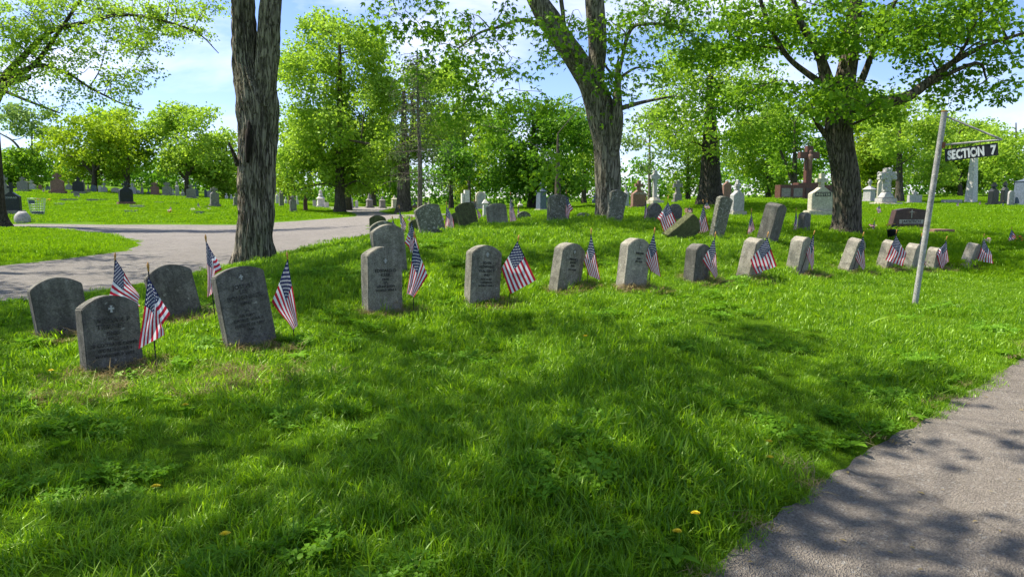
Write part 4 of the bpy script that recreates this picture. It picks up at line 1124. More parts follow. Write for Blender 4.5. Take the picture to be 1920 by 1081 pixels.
tablet(1648, 43, 12, 44, 'cream', 'beige peaked stone partly hidden behind the ornate cross', 'gable', False)
r_, w_, h_, d_, bh_ = tablet(1714, 42, 25, 17, 'granite', 'wide pale grey block with a little cross on top, left of the sign pole', 'flat', True, 6)
put(r_, 'cross', outline_mesh('x', cross_pts(0.28, h_ - 0.004, h_ + 0.22, 0.12, 0.5, 1.2), 0.12, bevel=0.01), 'granite')
tablet(1784, 44, 31, 8, 'granite', 'long low grey block between the sign pole and the obelisk', 'flat', False, 4, 0.5)
root, s = mon('obelisk', 1820, 45, 'tall white obelisk rising behind the section sign', 26)
put(root, 'plinth', frustum_mesh('p', 19 * s, 18 * s, -0.2, 0.12), 'white')
put(root, 'shaft', frustum_mesh('s', 15.5 * s, 9.0 * s, 0.115, 86 * s, bevel=0.008, point=8 * s), 'white')
cross_stone(1861, 38, 21, 44, 'black', 'blackened stone monument with a stub cross, left one of a pair near the right edge', yaw=30, die=0.60, cw=0.62, basem='black', flare=1.1)
cross_stone(1882, 42, 16, 42, 'black', 'blackened stone monument with a stub cross, right one of a pair near the right edge', yaw=30, die=0.62, cw=0.65, basem='black')
tablet(1894, 38, 12, 29, 'granite', 'white rounded tablet right of the two blackened monuments', 'round', False, 14)
pillar(1916, 38, 22, 52, 'slate', 'blue grey square monument cut off by the right edge', yaw=20, cap='spire', shaft=.86, lip=1.05)
tablet(1905, 39, 9, 18, 'granite_mid', 'dim low stone between the white tablet and the right edge monument', 'arch', False)
root, s = mon('slant_headstone', 1703, 18.5, 'polished brown headstone with a cross and name, behind the sign pole', 3)
put(root, 'base', outline_mesh('b', box_pts(74 * s, -0.15, 0.045), 0.45, bevel=0.01, rough=0.006, cuts=2), 'brown')
ww, hh = 66 * s, 38 * s
pts = [(-ww / 2 - 0.05, 0.044), (ww / 2 + .02, 0.044), (ww / 2, hh * 0.90), (ww * 0.30, hh * 0.93), (0, hh), (-ww * 0.22, hh * 0.97), (-ww * 0.40, hh * 0.91), (-ww / 2 + 0.05, hh * 0.91)]
put(root, 'die', outline_mesh('d', pts, 0.22, bevel=0.008), 'mahogany')
put(root, 'name_panel', outline_mesh('n', box_pts(ww * 0.70, hh * 0.24, hh * 0.44), 0.006, y0=-0.115, bevel=0), 'granite')
put(root, 'lettering', join_meshes([(text_mesh('JAKSETICH', 0.095, 0.002, 0.002, 1.1), Matrix.Translation((0, -0.118, hh * 0.285)) @ UPRIGHT)], 'lettering'), 'letter_dark')
put(root, 'cross', outline_mesh('x', cross_pts(0.13, hh * 0.52, hh * 0.93, 0.022, 0.7, 1.0), 0.005, y0=-0.1145, bevel=0), 'granite')
bm = bmesh.new()
for k in range(12):
    a = 2 * math.pi * k / 12 + 0.26; c0 = Vector((0, -0.1125, hh * 0.79)); dv = Vector((math.cos(a), 0, math.sin(a) * 0.6)); nv = Vector((-math.sin(a), 0, math.cos(a))) * 0.006
    v = [bm.verts.new(c0 + dv * 0.05 - nv), bm.verts.new(c0 + dv * 0.05 + nv), bm.verts.new(c0 + dv * 0.17)]
    bm.faces.new(v)
put(root, 'rays', bm_mesh(bm, 'rays'), 'brown')
tablet(1291, 23.2, 13, 14, 'brown', 'small pinkish grey marker with a flag, beyond the dark narrow stones', 'flat', False, 28, 0.16)

# ------------------------------------------------------------------ other small things
def flowers(px, py_unused, Y, size, cols, label, cat='flowers', n=18, h=0.0, name='flower_bunch', pot=None):
    p = on(px, Y)
    root = empty(name, p, label, cat)
    if pot:
        put(root, 'pot', lathe_mesh('pot', [(0.001, 0), (size * .28, 0), (size * .42, h * 0.9), (size * .45, h), (size * .38, h), (size * .36, h * .9), (0.001, h * .88)], 14), pot)
    else:
        t = Tubes(); t.add([(0, 0, -0.05), (0, 0, max(h, 0.08))], [0.006, 0.006], 5); put(root, 'stem', t.mesh('stem'), 'weed')
        h = max(h, 0.08)
    for ci, c in enumerate(cols):
        V, Fq = [], []
        for _ in range(n):
            a = random.uniform(0, 6.28); r = size * 0.5 * math.sqrt(random.random()); z = h + random.uniform(-0.02, size * 0.55)
            cpos = Vector((r * math.cos(a), r * math.sin(a), z)); rr1 = size * random.uniform(0.10, 0.17)
            for k in range(6):
                q = Matrix.Rotation(k * 1.047 + a, 3, 'Z') @ Matrix.Rotation(random.uniform(.2, .8), 3, 'Y')
                o = len(V)
                for pnt in ((0, 0, 0), (rr1 * .6, -rr1 * .4, 0), (rr1, 0, 0), (rr1 * .6, rr1 * .4, 0)): V.append(tuple(cpos + q @ Vector(pnt)))
                Fq.append((o, o + 1, o + 2, o + 3))
        put(root, 'petals', np_mesh('petals', V, Fq, 4), c)
    return root
M['orange'] = plain('orange_petals', (0.75, 0.16, 0.02), 0.7)
M['yellow'] = plain('yellow_petals', (0.80, 0.60, 0.02), 0.7)
M['pink'] = plain('pink_petals', (0.62, 0.25, 0.36), 0.7)
M['palepink'] = plain('pale_petals', (0.70, 0.62, 0.58), 0.7)
M['darkleaf'] = plain('dark_artificial_leaves', (0.015, 0.022, 0.018), 0.6)
M['wine'] = plain('dark_wine_petals', (0.10, 0.02, 0.03), 0.7)
flowers(72, 0, 45, 0.2, ['orange'], 'orange flowers on the left lawn, the left of two bunches')
flowers(91, 0, 45, 0.2, ['orange', 'yellow'], 'wider orange and yellow flowers on the left lawn, right of the other bunch')
flowers(362, 0, 39, 0.24, ['palepink'], 'pale round bouquet beside a dark flat marker on the left lawn')
flowers(392, 0, 39.5, 0.22, ['palepink', 'darkleaf'], 'dark and pale bouquet on the left lawn right of the other pale one')
flowers(319, 0, 36.7, 0.26, ['palepink', 'wine', 'orange'], 'bunch of mixed flowers under a tiny flag on the left lawn', h=0.12)
flowers(1672, 0, 14.6, 0.24, ['darkleaf', 'darkleaf', 'yellow'], 'black flower pot with dark leaves and a few yellow blooms below the polished brown headstone', 'flower pot', 16, 0.24, 'flower_pot', 'staff')
flowers(1634, 0, 16.9, 0.20, ['pink', 'wine'], 'dark pink flowers at the foot of a flag left of the polished brown headstone')
flowers(1907, 0, 14.8, 0.2, ['orange', 'darkleaf'], 'orange flowers in a dark holder at the right edge', h=0.08)
flowers(1849, 0, 14.0, 0.13, ['pink', 'palepink'], 'pink flower head above the last flag of the front row', h=0.18)
def dandelion(px, py, label):
    q = hit(px, py); z = gz(*q); root = empty('dandelion', (q[0], q[1], z), label, 'flower', 'yellow flowers in the grass')
    h = random.uniform(0.105, 0.13)
    t = Tubes(); t.add([(0, 0, -0.01), (0.004, 0, h)], [0.0016, 0.0014], 5); put(root, 'stem', t.mesh('stem'), 'weed')
    V, Fq = [], []
    for k in range(34):
        a = k * 2.4; rr1 = 0.007 + 0.009 * (k % 5) / 4; up = 0.010 - 0.006 * (k % 5) / 4
        q_ = Matrix.Rotation(a, 3, 'Z'); o = len(V)
        for pnt in ((0.001, -.0012, 0), (rr1, -.0022, up), (rr1 * 1.1, 0, up), (rr1, .0022, up)): V.append(tuple(q_ @ Vector(pnt) + Vector((0.004, 0, h))))
        Fq.append((o, o + 1, o + 2, o + 3))
    put(root, 'bloom', np_mesh('bloom', V, Fq, 4), 'yellow')
for a, b_, l in ((1438,880,'large yellow dandelion near the path edge at lower right'),(1440,905,'small yellow dandelion bud just below the large one near the path'),(348,800,'yellow dandelion in the shaded grass at lower left'),
    (423,1072,'yellow flower at the very bottom edge, left of centre'),(293,968,'tiny yellow flower in the lower left grass'),(1096,660,'small yellow flower in shade right of centre'),
    (97,730,'small yellow flower below the dark stones at far left'),(1266,1060,'yellow flower at the bottom near the path'),(1300,1030,'small yellow flower by the path edge near the bottom')):
    dandelion(a, b_, l)
# half buried boulder
bm = bmesh.new(); bmesh.ops.create_icosphere(bm, subdivisions=4, radius=1)
for v in bm.verts:
    n = mnoise.noise(v.co * 1.6) * 0.08 + mnoise.noise(v.co * 6) * 0.035
    v.co = Vector((v.co.x * 0.32, v.co.y * 0.30, max(v.co.z, -0.4) * 0.42 + 0.10)) * (1 + n)
    v.co.z = min(v.co.z, 0.5)
bl = tag(link('boulder', bm_mesh(bm, 'boulder', True), M['granite']), 'round pale boulder at the corner of the grass island beside the road', 'boulder'); bl.location = on(43, 31.5)
# wire litter basket
root = empty('litter_basket', on(71, 35.5), 'wire litter basket standing on the left lawn by the road', 'basket')
t = Tubes(); nb = 20
for k in range(nb):
    a = 2 * math.pi * k / nb; t.add([(0.27 * math.cos(a), 0.27 * math.sin(a), 0), (0.38 * math.cos(a), 0.38 * math.sin(a), 0.88)], [0.006, 0.006], 4)
tag(put(root, 'upright_wires', t.mesh('wires'), 'galv'), kind='stuff')
t = Tubes()
for z in (0.02, 0.12, 0.24, 0.36, 0.48, 0.6, 0.74, 0.88):
    r_ = 0.27 + 0.11 * z / 0.88
    t.add([(r_ * math.cos(2 * math.pi * i / 20), r_ * math.sin(2 * math.pi * i / 20), z) for i in range(21)], [0.006] * 21, 4)
tag(put(root, 'ring_wires', t.mesh('wires'), 'galv'), kind='stuff')
put(root, 'liner', lathe_mesh('liner', [(0.001, 0.03), (0.25, 0.03), (0.27, 0.22), (0.26, 0.24)], 18), 'slate')
put(root, 'notice_plate', outline_mesh('n', box_pts(0.3, 0.62, 0.8), 0.01, y0=-0.37, bevel=0), 'slate')

# ------------------------------------------------------------------ section sign
Ys = 7.7
ft, tp = Vector(tuple(on(1715, Ys))), Vector(at(1771, 210, Ys - 0.05))
root = empty('section_sign', ft, 'leaning pipe pole with a hanging black SECTION 7 board', 'sign')
t = Tubes(); dv = tp - ft; t.add([ft - dv * 0.12, ft + dv * 0.4, ft + dv * 0.75, tp - dv * 0.0], [0.030, 0.030, 0.029, 0.029], 16); t.add([tp, tp + dv.normalized() * 0.001], [0.029, 0.001], 16)
link('pole', t.mesh('pole'), M['pipe'], root)
t = Tubes(); t.add([tp - dv.normalized() * 0.0, tp + dv.normalized() * 0.012, tp + dv.normalized() * 0.014], [0.032, 0.032, 0.002], 14); link('pole_cap', t.mesh('pole_cap'), M['rust'], root)
tipA = Vector(at(1879, 262, Ys - 0.35)); armT = Vector(at(1771, 217, Ys - 0.05)); armB = Vector(at(1766, 272, Ys - 0.04))
def arm(nm, a, b_, r): t = Tubes(); t.add([a, (a + b_) / 2, b_], [r] * 3, 8); link(nm, t.mesh(nm), M['pipe'], root)
arm('upper_arm', armT, tipA, 0.010); arm('lower_arm', armB, tipA, 0.011)
t = Tubes(); t.add([armB - dv.normalized() * 0.03, armB + dv.normalized() * 0.03], [0.034, 0.034], 14); link('collar', t.mesh('collar'), M['rust'], root)
cl = [Vector(at(*p, Ys - dy)) for p, dy in (((1772, 303), .07), ((1872, 291), .33), ((1871, 276), .33), ((1771.5, 280), .07))]
O, X_, Z_ = cl[0], (cl[1] - cl[0]), (cl[3] - cl[0])
L, Hh = X_.length, Z_.length
X_.normalize(); Yn = Z_.normalized().cross(X_).normalized(); Zn = X_.cross(Yn).normalized()
B = Matrix((X_, Yn, Zn)).transposed().to_4x4(); B.translation = O
def board(nm, me, mat):
    me.transform(B); return link(nm, me, M[mat], root)
board('board', outline_mesh('b', [(0, 0), (L, 0), (L, Hh), (0, Hh)], 0.012, y0=0.0, bevel=0.002), 'sign_black')
fs = Hh * 0.98
me = join_meshes([(text_mesh('SECTION', fs, 0.0006, fs * 0.050, 1.02, 'LEFT'), Matrix.Translation((L * 0.055, -0.0022, Hh * 0.15)) @ UPRIGHT @ Matrix.Diagonal((0.615, 1.0, 1, 1))),
                  (text_mesh('7', fs, 0.0006, fs * 0.050, 1.0, 'LEFT'), Matrix.Translation((L * 0.865, -0.0022, Hh * 0.15)) @ UPRIGHT @ Matrix.Diagonal((0.70, 1.0, 1, 1)))], 'lettering')
print('SIGN text width', min(v.co.x for v in me.vertices), max(v.co.x for v in me.vertices), 'board', L, Hh)
SIGNX = sorted(v.co.x for v in me.vertices)
board('lettering', me, 'sign_white')
# stencil bridges across the letters
bm = bmesh.new()
for fx in (0.098, 0.200, 0.298, 0.408, 0.497, 0.585, 0.660):
    x0_ = L * fx; y_ = -0.0036
    bm.faces.new([bm.verts.new(p) for p in ((x0_, y_, Hh * 0.10), (x0_ + 0.0035, y_, Hh * 0.10), (x0_ + 0.0035, y_, Hh * 0.90), (x0_, y_, Hh * 0.90))])
tag(board('stencil_bridges', bm_mesh(bm, 'stencil_bridges'), 'sign_black'), kind='stuff')
for fx, fa in ((0.13, 1.35), (0.67, 1.35)):
    a = O + X_ * L * fx + Zn * Hh * 0.99
    k = min(1, fx)
    b_ = armB.lerp(tipA, fx * 0.9 + 0.05)
    t = Tubes(); t.add([a, b_], [0.0035, 0.0035], 5); link('hanger', t.mesh('hanger'), M['rust'], root)

# ------------------------------------------------------------------ trees
def leaf_cloud(centers, radii, per, size, flat=0.55, droop=0.0, upbias=0.6, shape='diamond'):
    """many folded leaves round each centre; returns V, F(quads), tint"""
    C = np.repeat(np.asarray(centers, float), per, 0); Rr = np.repeat(np.asarray(radii, float), per)
    n = len(C)
    d = rng.normal(0, 1, (n, 3)); d /= np.linalg.norm(d, axis=1)[:, None]
    r = Rr * rng.uniform(0.35, 1.05, n) ** 0.6
    p = C + d * r[:, None] * np.array([1, 1, flat])
    p[:, 2] -= droop * rng.uniform(0, 1, n) * Rr
    nrm = rng.normal(0, 0.75, (n, 3)) + d * 0.5; nrm[:, 2] += upbias
    nrm /= np.linalg.norm(nrm, axis=1)[:, None]
    t = rng.normal(0, 1, (n, 3)); t[:, 2] -= droop * 1.5
    t -= (t * nrm).sum(1)[:, None] * nrm; t /= np.linalg.norm(t, axis=1)[:, None]
    b_ = np.cross(nrm, t)
    s = size * rng.uniform(0.6, 1.3, n)[:, None]
    tint = np.clip(np.repeat(rng.normal(0.42, 0.22, len(centers)), per) + rng.normal(0, 0.14, n), 0, 1)
    if shape == 'diamond':
        v = np.stack([p, p + t * s * 0.5 + b_ * s * 0.36 + nrm * s * 0.08, p + t * s, p + t * s * 0.5 - b_ * s * 0.36 + nrm * s * 0.08], 1)
        Fq = np.arange(n * 4).reshape(n, 4)
        return v.reshape(-1, 3), Fq, np.repeat(tint, 4)
    # lobed leaf: four pointed lobes sharing the stalk
    vs = []
    for a, l in ((0.0, 1.0), (0.75, 0.8), (-0.75, 0.8)):
        ca, sa = math.cos(a), math.sin(a)
        u = t * ca + b_ * sa; w = b_ * ca - t * sa
        vs += [p, p + u * s * 0.45 * l + w * s * 0.17, p + u * s * l - nrm * s * 0.1, p + u * s * 0.45 * l - w * s * 0.17]
    v = np.stack(vs, 1)
    Fq = np.arange(n * 12).reshape(n * 3, 4)
    return v.reshape(-1, 3), Fq, np.repeat(tint, 12)
TREE_TRIS = 0
def px_clump(c):
    px, py, rx, ry, Y = c[:5]
    p = at(px, py, Y); s = np.linalg.norm(p - np.array([0, 0, EYE])) / F
    return p, rx * s, ry * s
def tree(name, label, trunk, clumps, limbs=(), leaf='leaf_mid', barkm='bark_grey', size=0.12, per=26, sub=0.55, dens=1.0, cat='tree', group=None, depth=1.0,
         flat=0.55, droop=0.0, shape='diamond', ridge=0.0, sides=9, twig=0.5, base=None, flare=1.5, accept=None, kids=None, extra=0, slim=1.0, rmin=0.010):
    """trunk: picture points (px, py, width px[, Y]) from the ground up; clumps: (px, py, rx, ry, Y[, depth radius]) leafy masses"""
    global TREE_TRIS
    Y0 = trunk[0][3]
    pts, rad = [], []
    for q in trunk:
        Y = q[3] if len(q) > 3 else Y0
        p = at(q[0], q[1], Y); pts.append(p); rad.append(q[2] / 2 * Y / F * math.cos(math.atan2(p[0], p[1])) * slim)
    g = ground(pts[0][0], pts[0][1])[0]
    if base is None: pts[0][2] = g
    root = empty(name, Vector(pts[0]), label, cat, group)
    pts.insert(0, pts[0] - np.array([0, 0, 0.3])); rad.insert(0, rad[0] * 1.1)
    T = Tubes()
    L_ = np.linalg.norm(np.diff(np.array(pts), axis=0), axis=1).sum()
    n = max(8, int(L_ / (0.05 if ridge else 0.5)))
    sp_ = spline(pts, n); sr_ = spline([[r, 0, 0] for r in rad], n)[:, 0]
    z0 = pts[1][2]
    if not ridge:
        sr_ = sr_ * (1 + flare * 0.35 * np.exp(-np.clip(sp_[:, 2] - z0, 0, 9) / 0.35))
        T.add(sp_, sr_, sides)
    else:
        fl = [0.10 * flare * math.exp(-max(0, p[2] - z0) / 0.25) for p in sp_]
        T.add(sp_, sr_, sides, ridge=ridge, seed=random.uniform(0, 50), flare=fl)
    me = T.mesh('trunk'); link('trunk', me, M[barkm], root); TREE_TRIS += len(T.F) * 2
    skel = [(np.array(p), r) for p, r in zip(sp_, sr_)]
    skel = skel[int(len(skel) * 0.35):]
    for li, lb in enumerate(limbs):
        lp, lr = [], []
        for q in lb:
            Y = q[3] if len(q) > 3 else Y0
            p = at(q[0], q[1], Y); lp.append(p); lr.append(q[2] / 2 * Y / F * math.cos(math.atan2(p[0], p[1])) * slim)
        L_ = np.linalg.norm(np.diff(np.array(lp), axis=0), axis=1).sum()
        n = max(6, int(L_ / (0.08 if ridge else 0.35)))
        a = spline(lp, n); b_ = spline([[r, 0, 0] for r in lr], n)[:, 0]
        T = Tubes(); T.add(a, b_, max(6, sides * 2 // 3 if ridge else 7), ridge=ridge * 0.5, seed=random.uniform(0, 50)); link('limb', T.mesh('limb'), M[barkm], root); TREE_TRIS += len(T.F) * 2
        skel += [(np.array(p), r) for p, r in zip(a, b_)][2:]
    if not clumps: return root
    # leafy sub-clumps
    C, RR = [], []; mains = []
    for c in clumps:
        p, rx, ry = px_clump(c); rz = (c[5] if len(c) > 5 else (rx + ry) * 0.5 * depth)
        vol = rx * ry * rz
        k = max(3, int(dens * 3.6 * vol ** 0.75 / sub ** 2.0))
        d = rng.normal(0, 1, (k, 3)); d /= np.linalg.norm(d, axis=1)[:, None]
        q = p + d * (rng.uniform(0.15, 1, k) ** 0.45)[:, None] * np.array([rx, rz, ry])
        mains.append((p, rx))
        if accept is not None:
            q = np.array([x for x in q if accept(x)]).reshape(-1, 3)
        gg = ground(q[:, 0], q[:, 1]) if len(q) else []
        for x, z_ in zip(q, gg):
            if x[2] < z_ + 0.25: continue
            C.append(x); RR.append(sub * random.uniform(0.55, 1.35))
    # branches: main ones to clump centres, thinner ones to sub-clumps
    T = Tubes()
    SP = np.array([s[0] for s in skel]); SR = np.array([s[1] for s in skel])
    nodes = list(SP); nr = list(SR)
    order = sorted(range(len(mains)), key=lambda i: min(np.linalg.norm(SP - mains[i][0], axis=1)))
    for i in order:
        p, rx = mains[i]
        NP = np.array(nodes); dd = np.linalg.norm(NP - p, axis=1) + np.clip(NP[:, 2] - p[2] + 0.2, 0, 9) * 1.2
        k = int(np.argmin(dd)); a = NP[k]; r0 = min(nr[k] * 0.6, 0.022 * np.linalg.norm(p - a) + 0.03)
        if np.linalg.norm(p - a) < 0.4: continue
        mid = (a + p) / 2 + rng.normal(0, 0.10, 3) * np.linalg.norm(p - a) + np.array([0, 0, 0.10 * np.linalg.norm(p - a)])
        s_ = spline([a, mid, p], 9); rr1 = np.linspace(r0, max(rmin, r0 * 0.3), 9)
        T.add(s_, rr1, 5)
        nodes += list(s_[2:]); nr += list(rr1[2:])
    NP = np.array(nodes); NR = np.array(nr)
    for x, s_ in zip(C, RR):
        if random.random() > twig: continue
        dd = np.linalg.norm(NP - x, axis=1); k = int(np.argmin(dd)); a = NP[k]; L_ = dd[k]
        if L_ < 0.25: continue
        mid = (a + x) / 2 + rng.normal(0, 0.12, 3) * L_ + np.array([0, 0, 0.08 * L_])
        r0 = min(NR[k] * 0.6, 0.010 * L_ + rmin)
        T.add(spline([a, mid, x], 5), np.linspace(r0, rmin * 0.4, 5), 4)
    if T.V:
        tag(link('branches', T.mesh('branches'), M[barkm], root), kind='stuff'); TREE_TRIS += len(T.F) * 2
    if C:
        v, f, ti = leaf_cloud(C, RR, per, size, flat, droop, 0.6, shape)
        tag(link('crown', np_mesh('crown', v, f, 4, False, ti), M[leaf], root), kind='stuff')
        TREE_TRIS += len(f) * 2
    print(name, len(C), 'subclumps', TREE_TRIS)
    return root
def blob(cx, cy, rx, ry, Y, k, fr=0.42, dY=None, fill=1.0):
    """split one crown outline into k overlapping leafy masses at slightly different distances"""
    out = []
    s = (rx + ry) / 2 * Y / F
    dY = s * 0.8 if dY is None else dY
    for i in range(k):
        a = random.uniform(0, 6.283); r = math.sqrt(random.uniform(0.0, 1.0)) * (1 - fr * 0.75)
        f = random.uniform(0.45, 1.25) * fr
        out.append((cx + rx * r * math.cos(a), cy + ry * r * math.sin(a), rx * f, ry * f * 0.85, Y + random.uniform(-dY, dY)))
    return out
NEARG = None
# --- shaggy twin-stemmed trunk left of centre: its own crown is above the frame
def above_frame(x):
    a, b_ = proj(x); return not (-60 < a[0] < 1980 and -25 < b_[0] < 1200 and x[1] > 0.5)
TOPS = [(x_, y_, gz(x_, y_) + 0.5) for x_, y_, _w_ in STONES if y_ < 11]
def shade_rule(x):
    """crown part that would shade a spot the photograph shows in sun is left open"""
    if not above_frame(x): return False
    for sx, sy, sz in TOPS:
        k = (x[2] - sz) / SUN.z
        if (x[0] - SUN.x * k - sx) ** 2 + (x[1] - SUN.y * k - sy) ** 2 < (0.55 if sx < 0.3 else 0.42) ** 2: return False
    t = (x[2] - 0.4) / SUN.z; g = x - np.array(SUN) * t
    if g[1] < 1.2: return random.random() < 0.8
    g[2] = gz(g[0], g[1]); a, b_ = proj(g)
    a, b_ = a[0], b_[0]
    if lit_at(a, b_): return False
    return random.random() < (0.84 if b_ > 600 else 0.8)
crownA = []
for i in range(26):
    a = random.uniform(0, 6.28); r = 4.6 * math.sqrt(random.random())
    p = np.array([-4.0 + r * math.cos(a), 11.6 + r * math.sin(a), random.uniform(6.4, 11.0)])
    crownA.append(p)
def world_clumps(ps, r): 
    out = []
    for p in ps:
        s = F / np.linalg.norm(p - np.array([0, 0, EYE])); a, b_ = proj(p)
        out.append((p, r))
    return out
_old = px_clump
def px_clump(c):
    if isinstance(c[0], np.ndarray): return c[0], c[1], c[1] * 0.7
    return _old(c)
def wc(ps, r): return [(p, r, 0, 0, 0, r) for p in ps]
T2 = tree('maple_tree', 'large shaggy barked tree trunk left of centre splitting into two stems, dark hollow halfway up',
     [(477,490,78,11.6),(478,470,74),(478,440,70),(480,380,74),(482,300,76),(484,230,80),(481,180,84),(462,110,54),(456,0,45),(450,-150,42),(435,-330,36)],
     wc(crownA, 1.6), [[(494,200,44,11.5),(501,110,47,11.5),(508,0,43,11.5),(518,-150,40),(560,-380,34)],
       [(446,310,9,11.5),(438,290,7,11.4),(428,268,3,11.4)]], 'leaf_mid', 'bark_shaggy', 0.12, 22, 0.42, 0.7, slim=0.93, ridge=0.05, sides=96, accept=shade_rule, flare=1.1, twig=0.2)
# raised lump on the shaggy trunk, its black stands for the hollow's inner shade
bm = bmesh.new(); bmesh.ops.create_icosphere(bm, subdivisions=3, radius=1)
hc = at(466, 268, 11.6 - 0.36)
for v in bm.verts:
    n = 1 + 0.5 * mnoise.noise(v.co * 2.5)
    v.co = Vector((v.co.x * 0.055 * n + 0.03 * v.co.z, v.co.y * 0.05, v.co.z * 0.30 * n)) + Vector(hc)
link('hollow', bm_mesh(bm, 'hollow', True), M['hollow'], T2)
# --- forked tree at centre right
clm = [(760,20,85,34,11.5,1.0),(835,75,60,40,11.5,.8),(905,35,80,34,11.5,1),(870,130,60,42,11.3,.8),(900,185,55,36,11.5,.8),(1000,40,70,26,12,1),(960,110,60,30,11.6,.8),(930,240,45,26,12,.8),
       (790,120,26,20,11.3,.5),(730,30,30,20,11.3,.5),(850,210,40,30,11.5,.6),(1050,85,40,24,12.6,.7),(1130,110,36,40,12.6,.7),(1185,70,52,34,13,.9),(1170,170,40,36,13,.7),(1240,20,60,34,13,1),(1290,60,46,34,13,.9),(1075,20,40,24,12.5,.7),
       (1030,190,26,20,12.4,.5),(975,170,30,20,12,.5),(1010,320,30,14,11.0,.4),(1035,300,22,14,11.0,.4),(1225,130,40,30,13.4,.7),(1265,180,34,26,13.4,.6),(1145,40,40,36,12.8,.6)]
tree('forked_tree', 'tall forked tree on the mound with a left leaning limb and broken right limb',
     [(1141,414,58,13.5),(1141,395,52),(1140,340,50),(1136,270,50),(1128,215,56),(1112,165,50),(1086,120,44),(1058,80,42),(1032,40,42),(1008,0,38),(975,-70,34),(930,-200,26)],
     clm + wc([np.array([1.8 + random.gauss(0, 2.6), 13.5 + random.gauss(0, 1.8), random.uniform(6.2, 10)]) for _ in range(16)], 1.3),
     [[(1122,210,42,13.5),(1118,150,32,13.5),(1120,80,36,13.6),(1115,0,36),(1110,-120,28),(1130,-300,20)],
      [(1146,290,30,13.4),(1156,230,26,13.3),(1158,170,15,13.3),(1158,125,8,13.3),(1160,108,2,13.3)],
      [(1010,45,10,13),(975,38,7,12.4),(940,50,5,12),(900,62,4,11.6),(860,90,3,11.4)],
      [(1050,70,9,13.4),(1056,40,8,13.3),(1052,0,8,13.3)],
      [(1158,150,7,13.4),(1180,60,7,13.2),(1215,45,6,13),(1270,50,4,13)]],
     'leaf_mid', 'bark_grey', 0.085, 34, 0.30, 0.85, droop=0.9, shape='lobed', slim=0.96, ridge=0.02, sides=48, flare=0.5, twig=0.9, rmin=0.006,
     accept=lambda x: (above_frame(x) and shade_rule(x)) or (not above_frame(x)))
# --- maple at right
mc = blob(1560,60,230,90,15.5,20,0.34,2.2) + blob(1790,60,150,80,15.0,14,0.36,1.8) + blob(1380,150,120,110,17,14,0.36,1.6) + blob(1570,190,150,46,14.6,10,0.36,1.2) + [(1850,150,60,36,14.5,.8),(1880,60,60,40,14.5,.8),(1800,175,46,26,15,.7),(1760,130,60,30,15,.8),(1500,215,60,26,14,.7),(1420,250,70,34,16.5,.8),(1640,215,50,22,14.5,.6),(1330,60,70,60,17,1)]
tree('maple_tree', 'broad maple with a dark curved trunk and wide green crown right of centre',
     [(1585,442,62,15),(1587,420,54),(1588,370,55),(1584,320,52),(1576,275,50),(1572,235,52),(1575,200,48),(1590,120,36),(1600,40,28),(1610,-80,18)],
     mc, [[(1560,265,16,15),(1546,250,12,15),(1530,230,7,14.8)],
      [(1572,215,34,15),(1550,150,26,15),(1535,100,18,15),(1500,40,12,15),(1480,-30,8,15)],
      [(1590,200,30,15),(1640,195,26,14.8),(1700,182,22,14.6),(1745,150,18,14.5),(1790,115,13,14.4),(1850,85,9,14.3),(1920,62,6,14.2)],
      [(1590,200,18,15),(1620,140,14,15.2),(1650,60,10,15.2),(1690,-20,7,15.2)],
      [(1560,170,14,15),(1480,110,10,15.4),(1440,40,8,15.6),(1420,-20,6,15.6)],
      [(1745,150,9,14.5),(1800,100,7,14.2),(1830,40,5,14)]],
     'leaf_mid', 'bark_dark', 0.10, 60, 0.44, 1.35, ridge=0.02, sides=44, flare=1.2, twig=0.45, flat=0.42)
# --- off-frame tree whose crown spreads over the foreground
ps = [np.array([-11.5 + 0.97 * i + random.uniform(-.4, .4), 0.4 + 1.0 * j + random.uniform(-.4, .4), random.uniform(6.6, 9.4)]) for i in range(16) for j in range(10)]
tree('shade_tree', 'big tree outside the left edge whose boughs shade the near grass', [(-1700,560,150,5.0),(-1750,200,130),(-1700,-300,110),(-1500,-900,80)],
     wc(ps, 1.0), (), 'leaf_mid', 'bark_grey', 0.12, 20, 0.34, 1.35, accept=shade_rule, twig=0.15)
ps2 = [np.array([-17 + 1.3 * i + random.uniform(-.6, .6), 8.6 + 1.3 * j + random.uniform(-.5, .5), random.uniform(7.4, 9.2)]) for i in range(8) for j in range(6)]
tree('shade_tree', 'second tree outside the left edge whose boughs streak the road with shade', [(-800,560,90,12),(-820,200,80),(-760,-300,60),(-640,-700,40)],
     wc(ps2, 0.9), (), 'leaf_mid', 'bark_grey', 0.12, 18, 0.30, 0.5, accept=shade_rule, twig=0.15)
